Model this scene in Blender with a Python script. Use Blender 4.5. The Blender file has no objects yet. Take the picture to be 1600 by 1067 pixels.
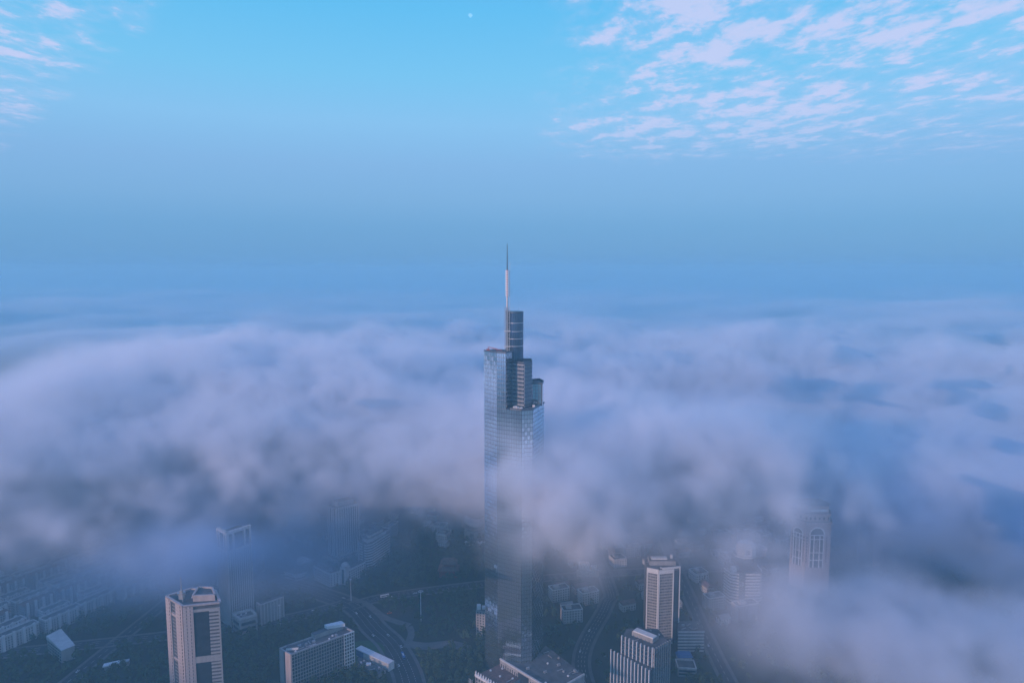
import bpy, bmesh, math, random, time
import numpy as np
from mathutils import Vector, Matrix

sc = bpy.context.scene
col = sc.collection
T0 = time.time()

# ------------------------------------------------------------------ camera
cam = bpy.data.objects.new('camera', bpy.data.cameras.new('camera'))
col.objects.link(cam)
cam.location = (0, 0, 424.2)
cam.rotation_euler = (math.radians(84), 0, 0)
cam.data.sensor_width = 36
cam.data.lens = 24
cam.data.clip_start = 1
cam.data.clip_end = 120000
sc.camera = cam

# ------------------------------------------------------------------ exposure / sampling
sc.view_settings.view_transform = 'Standard'
sc.view_settings.look = 'None'
sc.view_settings.gamma = 1
sc.view_settings.use_curve_mapping = False
sc.view_settings.exposure = 0
cy = sc.cycles
cy.use_denoising = True
cy.use_adaptive_sampling = True
cy.adaptive_threshold = .02
cy.adaptive_min_samples = 24
cy.max_bounces = 6
cy.volume_bounces = 4
cy.volume_step_rate = 1.5
cy.volume_max_steps = 1024

# ------------------------------------------------------------------ sun and sky
SUN_EL = math.radians(12)
SUN_AZ = math.atan2(-0.75, -0.66)                 # behind the camera, to the left
sd = Vector((math.sin(SUN_AZ) * math.cos(SUN_EL), math.cos(SUN_AZ) * math.cos(SUN_EL), math.sin(SUN_EL)))
L = bpy.data.lights.new('sun', 'SUN')
L.energy = 3.5
L.angle = math.radians(.5)
L.color = (1, .66, .60)
lo = bpy.data.objects.new('sun', L)
col.objects.link(lo)
lo.location = (-400, -300, 900)
lo.rotation_euler = sd.to_track_quat('Z', 'Y').to_euler()


def lin(c):
    return tuple(((x / 255 + .055) / 1.055) ** 2.4 if x > 10 else x / 255 / 12.92 for x in c)


w = bpy.data.worlds.new('World')
sc.world = w
w.use_nodes = True
nt = w.node_tree
bg = nt.nodes['Background']


def wn(kind, **kw):
    n = nt.nodes.new(kind)
    for k, v in kw.items():
        setattr(n, k, v)
    return n


def wmath(op, a, b=None, c=None, clamp=False):
    n = wn('ShaderNodeMath', operation=op, use_clamp=clamp)
    for i, v in enumerate((a, b, c)):
        if v is None:
            continue
        if isinstance(v, (int, float)):
            n.inputs[i].default_value = v
        else:
            nt.links.new(v, n.inputs[i])
    return n.outputs[0]


def wsmooth(lo_, hi_, v):
    n = wn('ShaderNodeMapRange', interpolation_type='SMOOTHSTEP')
    n.inputs['From Min'].default_value = lo_
    n.inputs['From Max'].default_value = hi_
    nt.links.new(v, n.inputs['Value'])
    return n.outputs[0]


def wmix(fac, a, b, mode='MIX'):
    n = wn('ShaderNodeMixRGB', blend_type=mode)
    for i, v in ((0, fac), (1, a), (2, b)):
        if isinstance(v, (int, float)):
            n.inputs[i].default_value = v
        elif isinstance(v, tuple):
            n.inputs[i].default_value = (*v, 1)
        else:
            nt.links.new(v, n.inputs[i])
    return n.outputs[0]


sky = wn('ShaderNodeTexSky', sky_type='NISHITA', sun_disc=False)
sky.sun_elevation = SUN_EL
sky.sun_rotation = SUN_AZ
sky.ozone_density = 4
tc = wn('ShaderNodeTexCoord')
sep = wn('ShaderNodeSeparateXYZ')
nt.links.new(tc.outputs['Generated'], sep.inputs[0])
DX, DY, DZ = sep.outputs
# clear-air colour by height above the horizon, the same all the way round
ramp = wn('ShaderNodeValToRGB')
nt.links.new(DZ, ramp.inputs[0])
el = ramp.color_ramp.elements
for i, (p, c) in enumerate([(0, (105, 164, 219)), (.06, (114, 172, 224)), (.10, (129, 182, 231)), (.145, (137, 189, 238)), (.20, (142, 203, 249)),
                            (.26, (126, 206, 252)), (.34, (104, 200, 253)), (.55, (84, 162, 252)), (1, (68, 138, 245))]):
    e = el[i] if i < 2 else el.new(p)
    e.position = p
    e.color = (*lin(c), 1)
dim = wmix(1.0, sky.outputs[0], (.1, .1, .1), 'MULTIPLY')
air = wmix(.88, dim, ramp.outputs[0])
# thin high altocumulus: noise on a flat layer far above, seen in perspective
zz = wmath('MAXIMUM', DZ, .02)
px = wmath('DIVIDE', DX, zz)
py = wmath('DIVIDE', DY, zz)
comb = wn('ShaderNodeCombineXYZ')
nt.links.new(px, comb.inputs[0])
nt.links.new(py, comb.inputs[1])


def wnoise(scale, detail, rough, off, sx=1.0, sy=1.0, dist=0.0):
    m = wn('ShaderNodeMapping')
    m.inputs['Location'].default_value = off
    m.inputs['Scale'].default_value = (sx, sy, 1)
    nt.links.new(comb.outputs[0], m.inputs[0])
    n = wn('ShaderNodeTexNoise')
    n.inputs['Scale'].default_value = scale
    n.inputs['Detail'].default_value = detail
    n.inputs['Roughness'].default_value = rough
    n.inputs['Distortion'].default_value = dist
    nt.links.new(m.outputs[0], n.inputs['Vector'])
    return n.outputs['Fac']


puff = wnoise(4.6, 9, .60, (3.1, 1.7, 0), 1.0, .62, .1)
fleck = wnoise(11, 5, .6, (1.1, 4.7, 0), 1.0, .6, .2)
big = wnoise(.55, 2, .5, (5.2, 8.4, 0))
# the cloud field lies to the north-east; a second strip to the north-west
f_right = wmath('MULTIPLY', wsmooth(.0, .9, px), wsmooth(7.6, 3.6, py))
strip = wmath('ABSOLUTE', wmath('SUBTRACT', wmath('ADD', px, wmath('MULTIPLY', py, .95)), .72))
f_left = wmath('MULTIPLY', wmath('MULTIPLY', wsmooth(.75, .1, strip), wsmooth(-.95, -1.9, px)), .95)
field = wmath('MAXIMUM', f_right, f_left)
cover = wmath('ADD', wmath('ADD', puff, wmath('MULTIPLY', wmath('SUBTRACT', fleck, .5), .42)), wmath('ADD', wmath('MULTIPLY', wmath('SUBTRACT', big, .5), .5), wmath('MULTIPLY', field, .18)))
cl = wsmooth(.575, .79, cover)
veil = wmath('MULTIPLY', wsmooth(.46, .85, cover), .5)
clf = wmath('MULTIPLY', wmath('MAXIMUM', cl, veil), wmath('MULTIPLY', wsmooth(.08, .24, DZ), wmath('MULTIPLY', wsmooth(.02, .25, field), .74)))
full = wmix(clf, air, lin((212, 212, 248)))
nt.links.new(full, bg.inputs['Color'])
bg.inputs['Strength'].default_value = 1.0


# ------------------------------------------------------------------ helpers
FOOT = []                                         # ground plans, so that trees keep clear of walls


class MB:
    """collects shapes, then becomes ONE mesh object"""

    def __init__(s):
        s.v, s.f, s.m = [], [], []

    def face(s, pts, mi=0):
        b = len(s.v)
        s.v += [tuple(p) for p in pts]
        s.f.append(tuple(range(b, b + len(pts))))
        s.m.append(mi)

    def prism(s, poly, z0, z1, mi=0, top=None, bottom=True, taper=1.0):
        n = len(poly)
        b = len(s.v)
        if z0 < 1 and z1 > 2 and poly[0][1] > 300:
            FOOT.append(list(poly))
        cx = sum(p[0] for p in poly) / n
        cy_ = sum(p[1] for p in poly) / n
        s.v += [(x, y, z0) for x, y in poly] + [(cx + (x - cx) * taper, cy_ + (y - cy_) * taper, z1) for x, y in poly]
        for i in range(n):
            j = (i + 1) % n
            s.f.append((b + i, b + j, b + n + j, b + n + i))
            s.m.append(mi)
        s.f.append(tuple(b + n + i for i in range(n)))
        s.m.append(mi if top is None else top)
        if bottom:
            s.f.append(tuple(b + i for i in reversed(range(n))))
            s.m.append(mi)
        return s

    def box(s, x0, x1, y0, y1, z0, z1, mi=0):
        return s.prism([(x0, y0), (x1, y0), (x1, y1), (x0, y1)], z0, z1, mi)

    def obox(s, E, a0, a1, d0, d1, z0, z1, mi=0):
        """box along an edge frame E=(O,u,n): a along, d outward"""
        O, u, n, _ = E
        q = lambda a, d: (O[0] + u[0] * a + n[0] * d, O[1] + u[1] * a + n[1] * d)
        return s.prism([q(a0, d1), q(a1, d1), q(a1, d0), q(a0, d0)], z0, z1, mi)

    def cyl(s, x, y, r, z0, z1, n=12, mi=0, r1=None):
        r1 = r if r1 is None else r1
        return s.prism([(x + r * math.cos(6.28318 * i / n), y + r * math.sin(6.28318 * i / n)) for i in range(n)], z0, z1, mi, taper=r1 / r)

    def tube(s, p, q, r, n=5, mi=0):
        p, q = Vector(p), Vector(q)
        d = (q - p).normalized()
        a = d.orthogonal().normalized()
        c = d.cross(a)
        b = len(s.v)
        for o in (p, q):
            for i in range(n):
                t = 6.28318 * i / n
                s.v.append(tuple(o + (a * math.cos(t) + c * math.sin(t)) * r))
        for i in range(n):
            j = (i + 1) % n
            s.f.append((b + i, b + j, b + n + j, b + n + i))
            s.m.append(mi)
        s.f.append(tuple(b + n + i for i in range(n)))
        s.f.append(tuple(b + i for i in reversed(range(n))))
        s.m += [mi, mi]
        return s

    def mesh(s, name, mats, off=(0, 0, 0)):
        me = bpy.data.meshes.new(name)
        me.from_pydata([(x - off[0], y - off[1], z - off[2]) for x, y, z in s.v], [], s.f)
        for m in (mats if isinstance(mats, (list, tuple)) else [mats]):
            me.materials.append(m)
        me.polygons.foreach_set('material_index', s.m)
        me.update()
        return me

    def build(s, name, mats, parent=None, kind=None, smooth=False):
        off = (0, 0, 0)
        p = parent
        while p is not None:
            off = tuple(off[i] + p.location[i] for i in range(3))
            p = p.parent
        me = s.mesh(name, mats, off)
        o = bpy.data.objects.new(name, me)
        col.objects.link(o)
        o.parent = parent
        if kind:
            o['kind'] = kind
        if smooth:
            me.polygons.foreach_set('use_smooth', [True] * len(me.polygons))
        return o


def tag(o, label, cat=None, group=None, kind=None):
    o['label'] = label
    if cat:
        o['category'] = cat
    if group:
        o['group'] = group
    if kind:
        o['kind'] = kind
    return o


def thing(name, loc, label, cat, group=None):
    o = bpy.data.objects.new(name, None)
    col.objects.link(o)
    o.location = loc
    o.empty_display_size = 5
    return tag(o, label, cat, group)


def piece(name, me, parent, pos, rz=0.0, scale=None):
    """one more object on shared mesh data, a part of parent (pos in world)"""
    o = bpy.data.objects.new(name, me)
    col.objects.link(o)
    o.parent = parent
    p, off = parent, Vector((0, 0, 0))
    while p is not None:
        off += p.location
        p = p.parent
    o.location = Vector(pos) - off
    o.rotation_euler.z = rz
    if scale:
        o.scale = scale
    return o


def copy_tree(o, parent=None):
    c = o.copy()
    col.objects.link(c)
    c.parent = parent
    for ch in o.children:
        copy_tree(ch, c)
    return c


def edge(poly, i):
    p, q = poly[i], poly[(i + 1) % len(poly)]
    ln = math.hypot(q[0] - p[0], q[1] - p[1])
    u = ((q[0] - p[0]) / ln, (q[1] - p[1]) / ln)
    return (p, u, (u[1], -u[0]), ln)


def on(E, a, d=0.0, z=0.0):
    O, u, n, _ = E
    return (O[0] + u[0] * a + n[0] * d, O[1] + u[1] * a + n[1] * d, z)


def ang(E):
    return math.atan2(E[1][1], E[1][0])


def inset(poly, k):
    n = len(poly)
    cx = sum(p[0] for p in poly) / n
    cy_ = sum(p[1] for p in poly) / n
    out = []
    for x, y in poly:
        d = math.hypot(x - cx, y - cy_)
        out.append((x + (cx - x) * k / d, y + (cy_ - y) * k / d))
    return out


# ------------------------------------------------------------------ materials
def mat(name, c, rough=.7, var=.18, scale=.25, metal=0.0, spec=.4, stretch=(1, 1, 1)):
    m = bpy.data.materials.new(name)
    m.use_nodes = True
    n = m.node_tree
    b = n.nodes['Principled BSDF']
    b.inputs['Roughness'].default_value = rough
    b.inputs['Metallic'].default_value = metal
    b.inputs['Specular IOR Level'].default_value = spec
    t = n.nodes.new('ShaderNodeTexCoord')
    mp = n.nodes.new('ShaderNodeMapping')
    mp.inputs['Scale'].default_value = stretch
    n.links.new(t.outputs['Object'], mp.inputs[0])
    x = n.nodes.new('ShaderNodeTexNoise')
    x.inputs['Scale'].default_value = scale
    x.inputs['Detail'].default_value = 5
    n.links.new(mp.outputs[0], x.inputs['Vector'])
    r = n.nodes.new('ShaderNodeValToRGB')
    r.color_ramp.elements[0].position = .3
    r.color_ramp.elements[1].position = .7
    r.color_ramp.elements[0].color = (*[v * (1 - var) for v in c], 1)
    r.color_ramp.elements[1].color = (*[min(1, v * (1 + var)) for v in c], 1)
    n.links.new(x.outputs['Fac'], r.inputs[0])
    n.links.new(r.outputs[0], b.inputs['Base Color'])
    return m


STREAK = (1, 1, .12)
M = dict(
    stone=mat('pink_stone', (.45, .375, .35), .7, .15, .3, stretch=STREAK),
    concrete=mat('concrete', (.33, .32, .31), .8, .2, .2, stretch=STREAK),
    pale=mat('pale_render', (.52, .50, .48), .75, .15, .2, stretch=STREAK),
    white=mat('white_paint', (.72, .71, .69), .6, .1, .2, stretch=STREAK),
    dark=mat('dark_stone', (.10, .10, .11), .5, .2, .2),
    roof=mat('roof_felt', (.11, .11, .115), .9, .3, .15),
    tile=mat('roof_tile', (.17, .10, .085), .85, .3, .3),
    glass=mat('window_glass', (.035, .045, .06), .12, .3, .12, 0, .8),
    curtain=mat('curtain_glass', (.80, .90, .97), .1, .10, .08, .95),
    curtain_dark=mat('dark_curtain_glass', (.13, .19, .27), .14, .2, .08, .8),
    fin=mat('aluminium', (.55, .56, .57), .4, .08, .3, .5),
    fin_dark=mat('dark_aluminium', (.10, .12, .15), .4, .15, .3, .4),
    steel=mat('galvanised_steel', (.42, .43, .45), .5, .15, .5, .5),
    red=mat('red_paint', (.36, .07, .05), .6, .1, .5),
    orange=mat('orange_paint', (.65, .12, .03), .5, .05, .5),
    blue=mat('blue_paint', (.05, .16, .38), .5, .1, .5),
    whitecar=mat('white_car_paint', (.75, .75, .74), .35, .03, .5),
    darkcar=mat('dark_car_paint', (.05, .055, .065), .35, .05, .5),
    tyre=mat('rubber', (.02, .02, .02), .8, .1, 1),
    asphalt=mat('asphalt', (.042, .043, .048), .9, .25, .08),
    paving=mat('paving', (.13, .128, .125), .85, .2, .12),
    line=mat('road_paint', (.62, .62, .60), .7, .2, .4),
    bark=mat('bark', (.07, .055, .04), .9, .2, .8),
    temple=mat('vermilion', (.22, .06, .045), .7, .15, .5),
    lamp=mat('lamp_housing', (.75, .76, .78), .4, .05, .5),
)


def leaf_mat(name, a, b):
    m = bpy.data.materials.new(name)
    m.use_nodes = True
    n = m.node_tree
    p = n.nodes['Principled BSDF']
    p.inputs['Roughness'].default_value = .7
    p.inputs['Specular IOR Level'].default_value = .2
    t = n.nodes.new('ShaderNodeNewGeometry')
    o = n.nodes.new('ShaderNodeObjectInfo')
    ad = n.nodes.new('ShaderNodeMath')
    mu = n.nodes.new('ShaderNodeMath')
    mu.operation = 'MULTIPLY'
    mu.inputs[1].default_value = .5
    n.links.new(t.outputs['Random Per Island'], ad.inputs[0])
    n.links.new(o.outputs['Random'], ad.inputs[1])
    n.links.new(ad.outputs[0], mu.inputs[0])
    r = n.nodes.new('ShaderNodeValToRGB')
    r.color_ramp.elements[0].color = (*a, 1)
    r.color_ramp.elements[1].color = (*b, 1)
    n.links.new(mu.outputs[0], r.inputs[0])
    n.links.new(r.outputs[0], p.inputs['Base Color'])
    return m


M['leaf'] = leaf_mat('foliage', (.018, .034, .014), (.055, .085, .035))


def ground_mat():
    m = bpy.data.materials.new('city_ground')
    m.use_nodes = True
    n = m.node_tree
    p = n.nodes['Principled BSDF']
    p.inputs['Roughness'].default_value = .95
    t = n.nodes.new('ShaderNodeTexCoord')

    def nz(s, d):
        x = n.nodes.new('ShaderNodeTexNoise')
        x.inputs['Scale'].default_value = s
        x.inputs['Detail'].default_value = d
        n.links.new(t.outputs['Object'], x.inputs['Vector'])
        return x.outputs['Fac']
    r = n.nodes.new('ShaderNodeValToRGB')
    for i, (q, c) in enumerate([(.38, (.018, .030, .015)), (.50, (.027, .037, .021)), (.58, (.045, .044, .038)), (.72, (.06, .057, .053))]):
        e = r.color_ramp.elements[i] if i < 2 else r.color_ramp.elements.new(q)
        e.position = q
        e.color = (*c, 1)
    n.links.new(nz(.012, 8), r.inputs[0])
    mx = n.nodes.new('ShaderNodeMixRGB')
    mx.blend_type = 'MULTIPLY'
    mx.inputs[0].default_value = .6
    n.links.new(r.outputs[0], mx.inputs[1])
    n.links.new(nz(.15, 6), mx.inputs[2])
    n.links.new(mx.outputs[0], p.inputs['Base Color'])
    return m


# ------------------------------------------------------------------ ground, roads
def flat(name, pts, z, m, kind='structure'):
    b = MB()
    b.face([(x, y, z) for x, y in pts])
    return b.build(name, m, kind=kind)


g = flat('ground', [(-16000, -3500), (16000, -3500), (16000, 16000), (-16000, 16000)], 0, ground_mat())


def smooth(pts, n=8):
    out = []
    P = [pts[0]] + list(pts) + [pts[-1]]
    for i in range(1, len(P) - 2):
        for k in range(n):
            t = k / n
            out.append(tuple(.5 * (2 * P[i][a] + (P[i + 1][a] - P[i - 1][a]) * t + (2 * P[i - 1][a] - 5 * P[i][a] + 4 * P[i + 1][a] - P[i + 2][a]) * t * t
                                   + (3 * P[i][a] - P[i - 1][a] - 3 * P[i + 1][a] + P[i + 2][a]) * t ** 3) for a in (0, 1)))
    out.append(tuple(pts[-1]))
    return out


def offset_line(pts, d):
    out = []
    for i, p in enumerate(pts):
        a = pts[max(0, i - 1)]
        b = pts[min(len(pts) - 1, i + 1)]
        l = math.hypot(b[0] - a[0], b[1] - a[1]) or 1
        out.append((p[0] - (b[1] - a[1]) / l * d, p[1] + (b[0] - a[0]) / l * d))
    return out


def strip_mesh(b, pts, w0, w1, z0, z1=None):
    A, B = offset_line(pts, w0), offset_line(pts, w1)
    if w1 > w0:
        A, B = B, A
    for i in range(len(pts) - 1):
        b.face([(*A[i], z1 or z0), (*B[i], z1 or z0), (*B[i + 1], z1 or z0), (*A[i + 1], z1 or z0)])
        if z1:
            for S, fl in ((A, 0), (B, 1)):
                q = [(*S[i], z0), (*S[i + 1], z0), (*S[i + 1], z1), (*S[i], z1)]
                b.face(q if fl else q[::-1])


ROADS = [
    (smooth([(-330, 905), (-255, 862), (-200, 825), (-163, 772), (-136, 735), (-108, 672), (-95, 600), (-85, 400)]), 26),
    (smooth([(-205, 826), (-165, 851), (-69, 880), (40, 905), (220, 930), (600, 960)]), 15),
    (smooth([(-215, 832), (-285, 792), (-420, 752), (-700, 690)]), 16),
    (smooth([(95, 560), (75, 700), (120, 830), (130, 900), (110, 1300)]), 14),
    (smooth([(230, 560), (225, 700), (235, 925), (250, 1300)]), 12),
    (smooth([(-470, 560), (-455, 720), (-440, 900), (-430, 1200)]), 12),
]
for k, (pts, wd) in enumerate(ROADS):
    b = MB()
    strip_mesh(b, pts, -wd / 2, wd / 2, .012 + .012 * k)
    b.build('road', M['asphalt'], kind='structure')
    b = MB()
    for s in (-1, 1):
        strip_mesh(b, offset_line(pts, s * (wd / 2 + 1.8)), -1.8, 1.8, 0, .13 + .011 * k + .004 * s)
    b.build('pavement', M['paving'], kind='structure')
    b = MB()
    for off in ((-wd / 4, 0, wd / 4) if wd > 13 else (0,)):
        q = offset_line(pts, off)
        for i in range(0, len(q) - 1):
            p0, p1 = q[i], q[i + 1]
            for t in (.1, .6):
                a = tuple(p0[j] + (p1[j] - p0[j]) * t for j in (0, 1))
                c = tuple(p0[j] + (p1[j] - p0[j]) * (t + .25) for j in (0, 1))
                strip_mesh(b, [a, c], -.14, .14, .10 + .002 * k)
    b.build('road_markings', M['line'], kind='structure')
# wide pale promenade that curves round the square, and the plaza below it
b = MB()
strip_mesh(b, smooth([(-212, 847), (-186, 832), (-157, 799), (-123, 779)]), -4.5, 4.5, 0, .30)
strip_mesh(b, smooth([(-123, 777), (-118, 760), (-119, 738)]), -4, 4, 0, .32)
strip_mesh(b, smooth([(-122, 739), (-98, 734), (-70, 738), (-50, 728)]), -7, 7, 0, .34)
b.build('promenade', M['paving'], kind='structure')
lawn = flat('lawn', [(-168 + 26 * math.cos(t * .31416), 722 + 24 * math.sin(t * .31416)) for t in range(20)], .11,
            mat('turf', (.035, .085, .03), .9, .25, .2))

# ------------------------------------------------------------------ the glass skyscraper
sky_t = thing('glass_skyscraper', (0, 690, 0), 'tall blue glass skyscraper with stepped top and needle mast rising out of the fog', 'skyscraper')
S_LOW = [(-28.5, 690), (-15, 674.5), (9.5, 661.5), (20.5, 665), (33.2, 699), (25, 722), (-12, 728)]
S_WING = [(-28.5, 690), (-15, 674.5), (-6, 669.7), (0.3, 683), (-4, 701), (-20, 708)]
S_MID = [(0.6, 684), (12, 675), (20.3, 685), (20.3, 703), (1, 706)]
S_SIDE = [(20.7, 688.5), (31, 687), (33, 700), (29, 715), (20.7, 711)]


def curtain_wall(poly, z0, z1, fh, cw, parent, gname, skip=(), depth=.40, zig=(2, 3), mats=None, ledge=True):
    """saw-tooth glazing: every pane is its own tilted facet; half-shifted floor by floor"""
    b, l = MB(), MB()
    nf = int(round((z1 - z0) / fh))
    h = (z1 - z0) / nf
    for i in range(len(poly)):
        if i in skip:
            continue
        E = edge(poly, i)
        nc = max(1, int(round(E[3] / cw)))
        c = E[3] / nc
        for k in range(nf):
            za, zb = z0 + k * h + .22, z0 + (k + 1) * h - .22
            for j in range(nc):
                if zig and i in zig:
                    d0, d1 = (depth, .14) if (j + k) % 2 == 0 else (.14, depth)
                else:
                    d0, d1 = depth * .5 + .02 * ((j * 7 + k * 3) % 4), depth * .5 + .02 * ((j * 5 + k * 2) % 4)
                a0, a1 = j * c + .12, (j + 1) * c - .12
                b.face([on(E, a0, d0, za), on(E, a1, d1, za), on(E, a1, d1 * .8, zb), on(E, a0, d0 * .8, zb)])
            if ledge:
                l.obox(E, 0, E[3], -.05, depth - .02, z0 + k * h - .05, z0 + k * h + .05)
    b.build(gname, mats or M['curtain'], parent, 'stuff')
    if ledge:
        l.build('floor_ledge', M['fin'], parent, 'stuff')


MB().prism(S_LOW, 0, 286, 0, 1).build('shaft', [M['curtain_dark'], M['roof']], sky_t)
curtain_wall(S_LOW, 4, 286, 4.2, 2.7, sky_t, 'glass_panel', skip=(4, 5, 6), ledge=False)
MB().prism(S_WING, 286.01, 342, 0, 1).build('wing', [M['curtain_dark'], M['roof']], sky_t)
curtain_wall(S_WING, 286, 341.9, 4.3, 2.7, sky_t, 'wing_panel', skip=(3, 4, 5), zig=())
curtain_wall([S_WING[2], S_WING[3], S_WING[0]], 286, 341.9, 4.3, 2.7, sky_t, 'return_panel', skip=(1, 2), zig=(), mats=M['curtain_dark'], ledge=False)  # same glass coloured darker here, shade of the return face put into it
mid = MB().prism(S_MID, 286.02, 331, 0, 1).build('middle_block', [M['curtain_dark'], M['roof']], sky_t)
for i in (0, 1):
    E = edge(S_MID, i)
    b = MB().obox(E, 0, E[3], -.1, .55, -.35, .35)
    off = (E[0][0], E[0][1], 0)
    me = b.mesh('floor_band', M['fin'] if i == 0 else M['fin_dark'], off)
    for k in range(11):
        piece('floor_band', me, mid, (E[0][0], E[0][1], 289 + k * 4.05))
b = MB()
for i in (0, 1):
    E = edge(S_MID, i)
    for j in range(9):
        b.obox(E, E[3] * j / 9, E[3] * j / 9 + .22, -.05, .4, 287, 330.5)
b.build('mullion', M['fin'], mid, 'stuff')
b = MB()
for i in range(5):
    E = edge(S_MID, i)
    b.obox(E, 0, E[3], -.5, .1, 331, 332.6)
b.build('parapet', M['fin_dark'], mid)
side = MB().prism(S_SIDE, 286.03, 308, 0, 1).build('side_block', [M['curtain'], M['roof']], sky_t)
b = MB()
for i in range(5):
    E = edge(S_SIDE, i)
    b.obox(E, 0, E[3], -.6, .15, 308, 310)
b.build('parapet', M['fin_dark'], side)
E = edge(S_SIDE, 0)
b = MB()
for k in range(6):
    b.obox(E, .3, E[3] - 1.2, -.05, .3, 288 + k * 3.6, 288.3 + k * 3.6)
for a in (.2, 3.4, 6.6):
    b.obox(E, a, a + .25, -.05, .35, 286.1, 308)
b.obox(E, E[3] - 1.3, E[3], -.05, .6, 286.1, 310)
b.build('mullion', M['fin_dark'], side, 'stuff')
# terrace edge, plant on the terrace, cleaning cradle rails on the wing
b = MB()
for i in (1, 2, 3):
    E = edge(S_LOW, i)
    b.obox(E, 15 if i == 1 else 0, E[3], -.5, .6, 286.03, 288)
b.build('terrace_parapet', M['fin_dark'], sky_t)
ac = MB().box(-1.2, 1.2, -1, 1, 0, 2).mesh('plant_unit', M['white'])
for x, y, r in ((2.5, 674, .3), (5.6, 671.5, .5), (3.8, 676.5, .2), (9, 669, .4), (22, 681, .1)):
    piece('plant_unit', ac, sky_t, (x, y, 286.05), r)
b = MB()
for i in (0, 1, 2):
    E = edge(S_WING, i)
    b.obox(E, 0, E[3], -.5, .4, 342, 343.2)
b.build('wing_parapet', M['fin_dark'], sky_t)
b = MB()
b.tube((-24, 688, 343.4), (-24, 688, 346.4), .3).tube((-24, 688, 346.2), (-15, 679, 345.2), .35).tube((-15, 679, 342.8), (-15, 679, 345.4), .25).box(-26, -22.5, 687, 690, 342, 344.2)
b.tube((-15, 679, 345), (-10, 674, 344.2), .25)
b.build('cleaning_gantry', M['red'], sky_t)
# round upper drum with its bright rings
drum = MB().cyl(2.6, 695.5, 8.8, 286.04, 381, 32, 0).build('drum', M['curtain_dark'], sky_t, smooth=False)
for k, z in enumerate((347, 354.5, 362, 370.5)):
    MB().cyl(2.6, 695.5, 9.15, z - .28, z + .28, 32).build('ring', M['fin'], drum)
b = MB()
for i in range(32):
    t = 6.28318 * i / 32
    b.tube((2.6 + 8.85 * math.cos(t), 695.5 + 8.85 * math.sin(t), 332), (2.6 + 8.85 * math.cos(t), 695.5 + 8.85 * math.sin(t), 381), .12, 4)
b.build('mullion', M['fin_dark'], drum, 'stuff')
MB().cyl(2.6, 695.5, 9.2, 380.6, 382, 32).build('drum_cap', M['fin_dark'], drum)
# needle mast
mast = MB().cyl(-4.8, 688.5, 1.1, 340, 397, 8, 0, .9).build('mast', M['steel'], sky_t)
b = MB()
for sx, sy in ((-1, -1), (1, -1), (1, 1), (-1, 1)):
    b.tube((-4.8 + 2.3 * sx, 688.5 + 2.3 * sy, 340), (-4.8 + 2.3 * sx, 688.5 + 2.3 * sy, 387), .34, 4)
for k in range(16):
    z = 341 + k * 3
    for (ax, ay), (bx_, by_) in (((-1, -1), (1, -1)), ((1, -1), (1, 1)), ((1, 1), (-1, 1)), ((-1, 1), (-1, -1))):
        if z + 3 > 387:
            continue
        b.tube((-4.8 + 2.3 * ax, 688.5 + 2.3 * ay, z), (-4.8 + 2.3 * bx_, 688.5 + 2.3 * by_, z + 3), .17, 4)
        b.tube((-4.8 + 2.3 * ax, 688.5 + 2.3 * ay, z), (-4.8 + 2.3 * bx_, 688.5 + 2.3 * by_, z), .2, 4)
b.build('lattice', M['steel'], mast, 'stuff')
for z in (347, 362.5):
    MB().box(-8.1, -1.5, 685.2, 691.8, z - .3, z + .3).build('gallery', M['white'], mast)
rg = MB().cyl(0, 0, 2.2, -.62, .62, 12).mesh('mast_ring', M['white'])
for k in range(11):
    piece('mast_ring', rg, mast, (-4.6, 688.5, 398.5 + k * 2.4))
MB().cyl(-4.8, 688.5, .85, 396.9, 424, 8, 0, .75).build('mast_core', M['red'], mast)
MB().cyl(-4.8, 688.5, .62, 424, 450, 6, 0, .28).build('needle', M['fin_dark'], mast)
MB().cyl(-2.2, 688.5, .22, 381, 432, 5, 0, .14).build('side_rod', M['steel'], mast)

# podium in front of the skyscraper
P = [(-13, 712), (42, 653.5), (70, 678), (34, 712), (30, 703), (20.9, 664.6), (9.6, 661.2)]
POD = [(-15.5, 672.5), (2, 652), (34, 617), (68, 650), (38, 690), (33.5, 698), (20.9, 664.6), (9.6, 661)]
POD = [(-12.5, 667), (40, 612), (72, 640), (36, 694), (21.2, 664.4), (9.5, 661)]
pod = thing('podium_hall', (20, 650, 0), 'low stone hall with dark window strips at the foot of the skyscraper', 'building')
MB().prism(POD, 0, 24, 0, 1).build('wall', [M['concrete'], M['roof']], pod)
b = MB()
for i in (0, 1):
    E = edge(POD, i)
    b.obox(E, 0, E[3], -1, .5, 24, 25.6)
b.build('parapet', M['pale'], pod)
E = edge(POD, 0)
wm = MB().box(-.55, .55, -.12, .12, 0, 1).mesh('window', M['glass'])
for i in range(22):
    a = 2.5 + i * 3.25
    if 26 < a < 42:
        continue
    for k, (z, h) in enumerate(((3, 5), (10, 4), (16, 4.5))):
        piece('window', wm, pod, on(E, a, .06, z + (.8 if (i * 5 + k) % 3 == 0 else 0)), ang(E), (1, 1, h))
MB().obox(E, 27, 42, -.1, .3, 1, 22.5).build('glazed_bay', M['glass'], pod)

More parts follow.
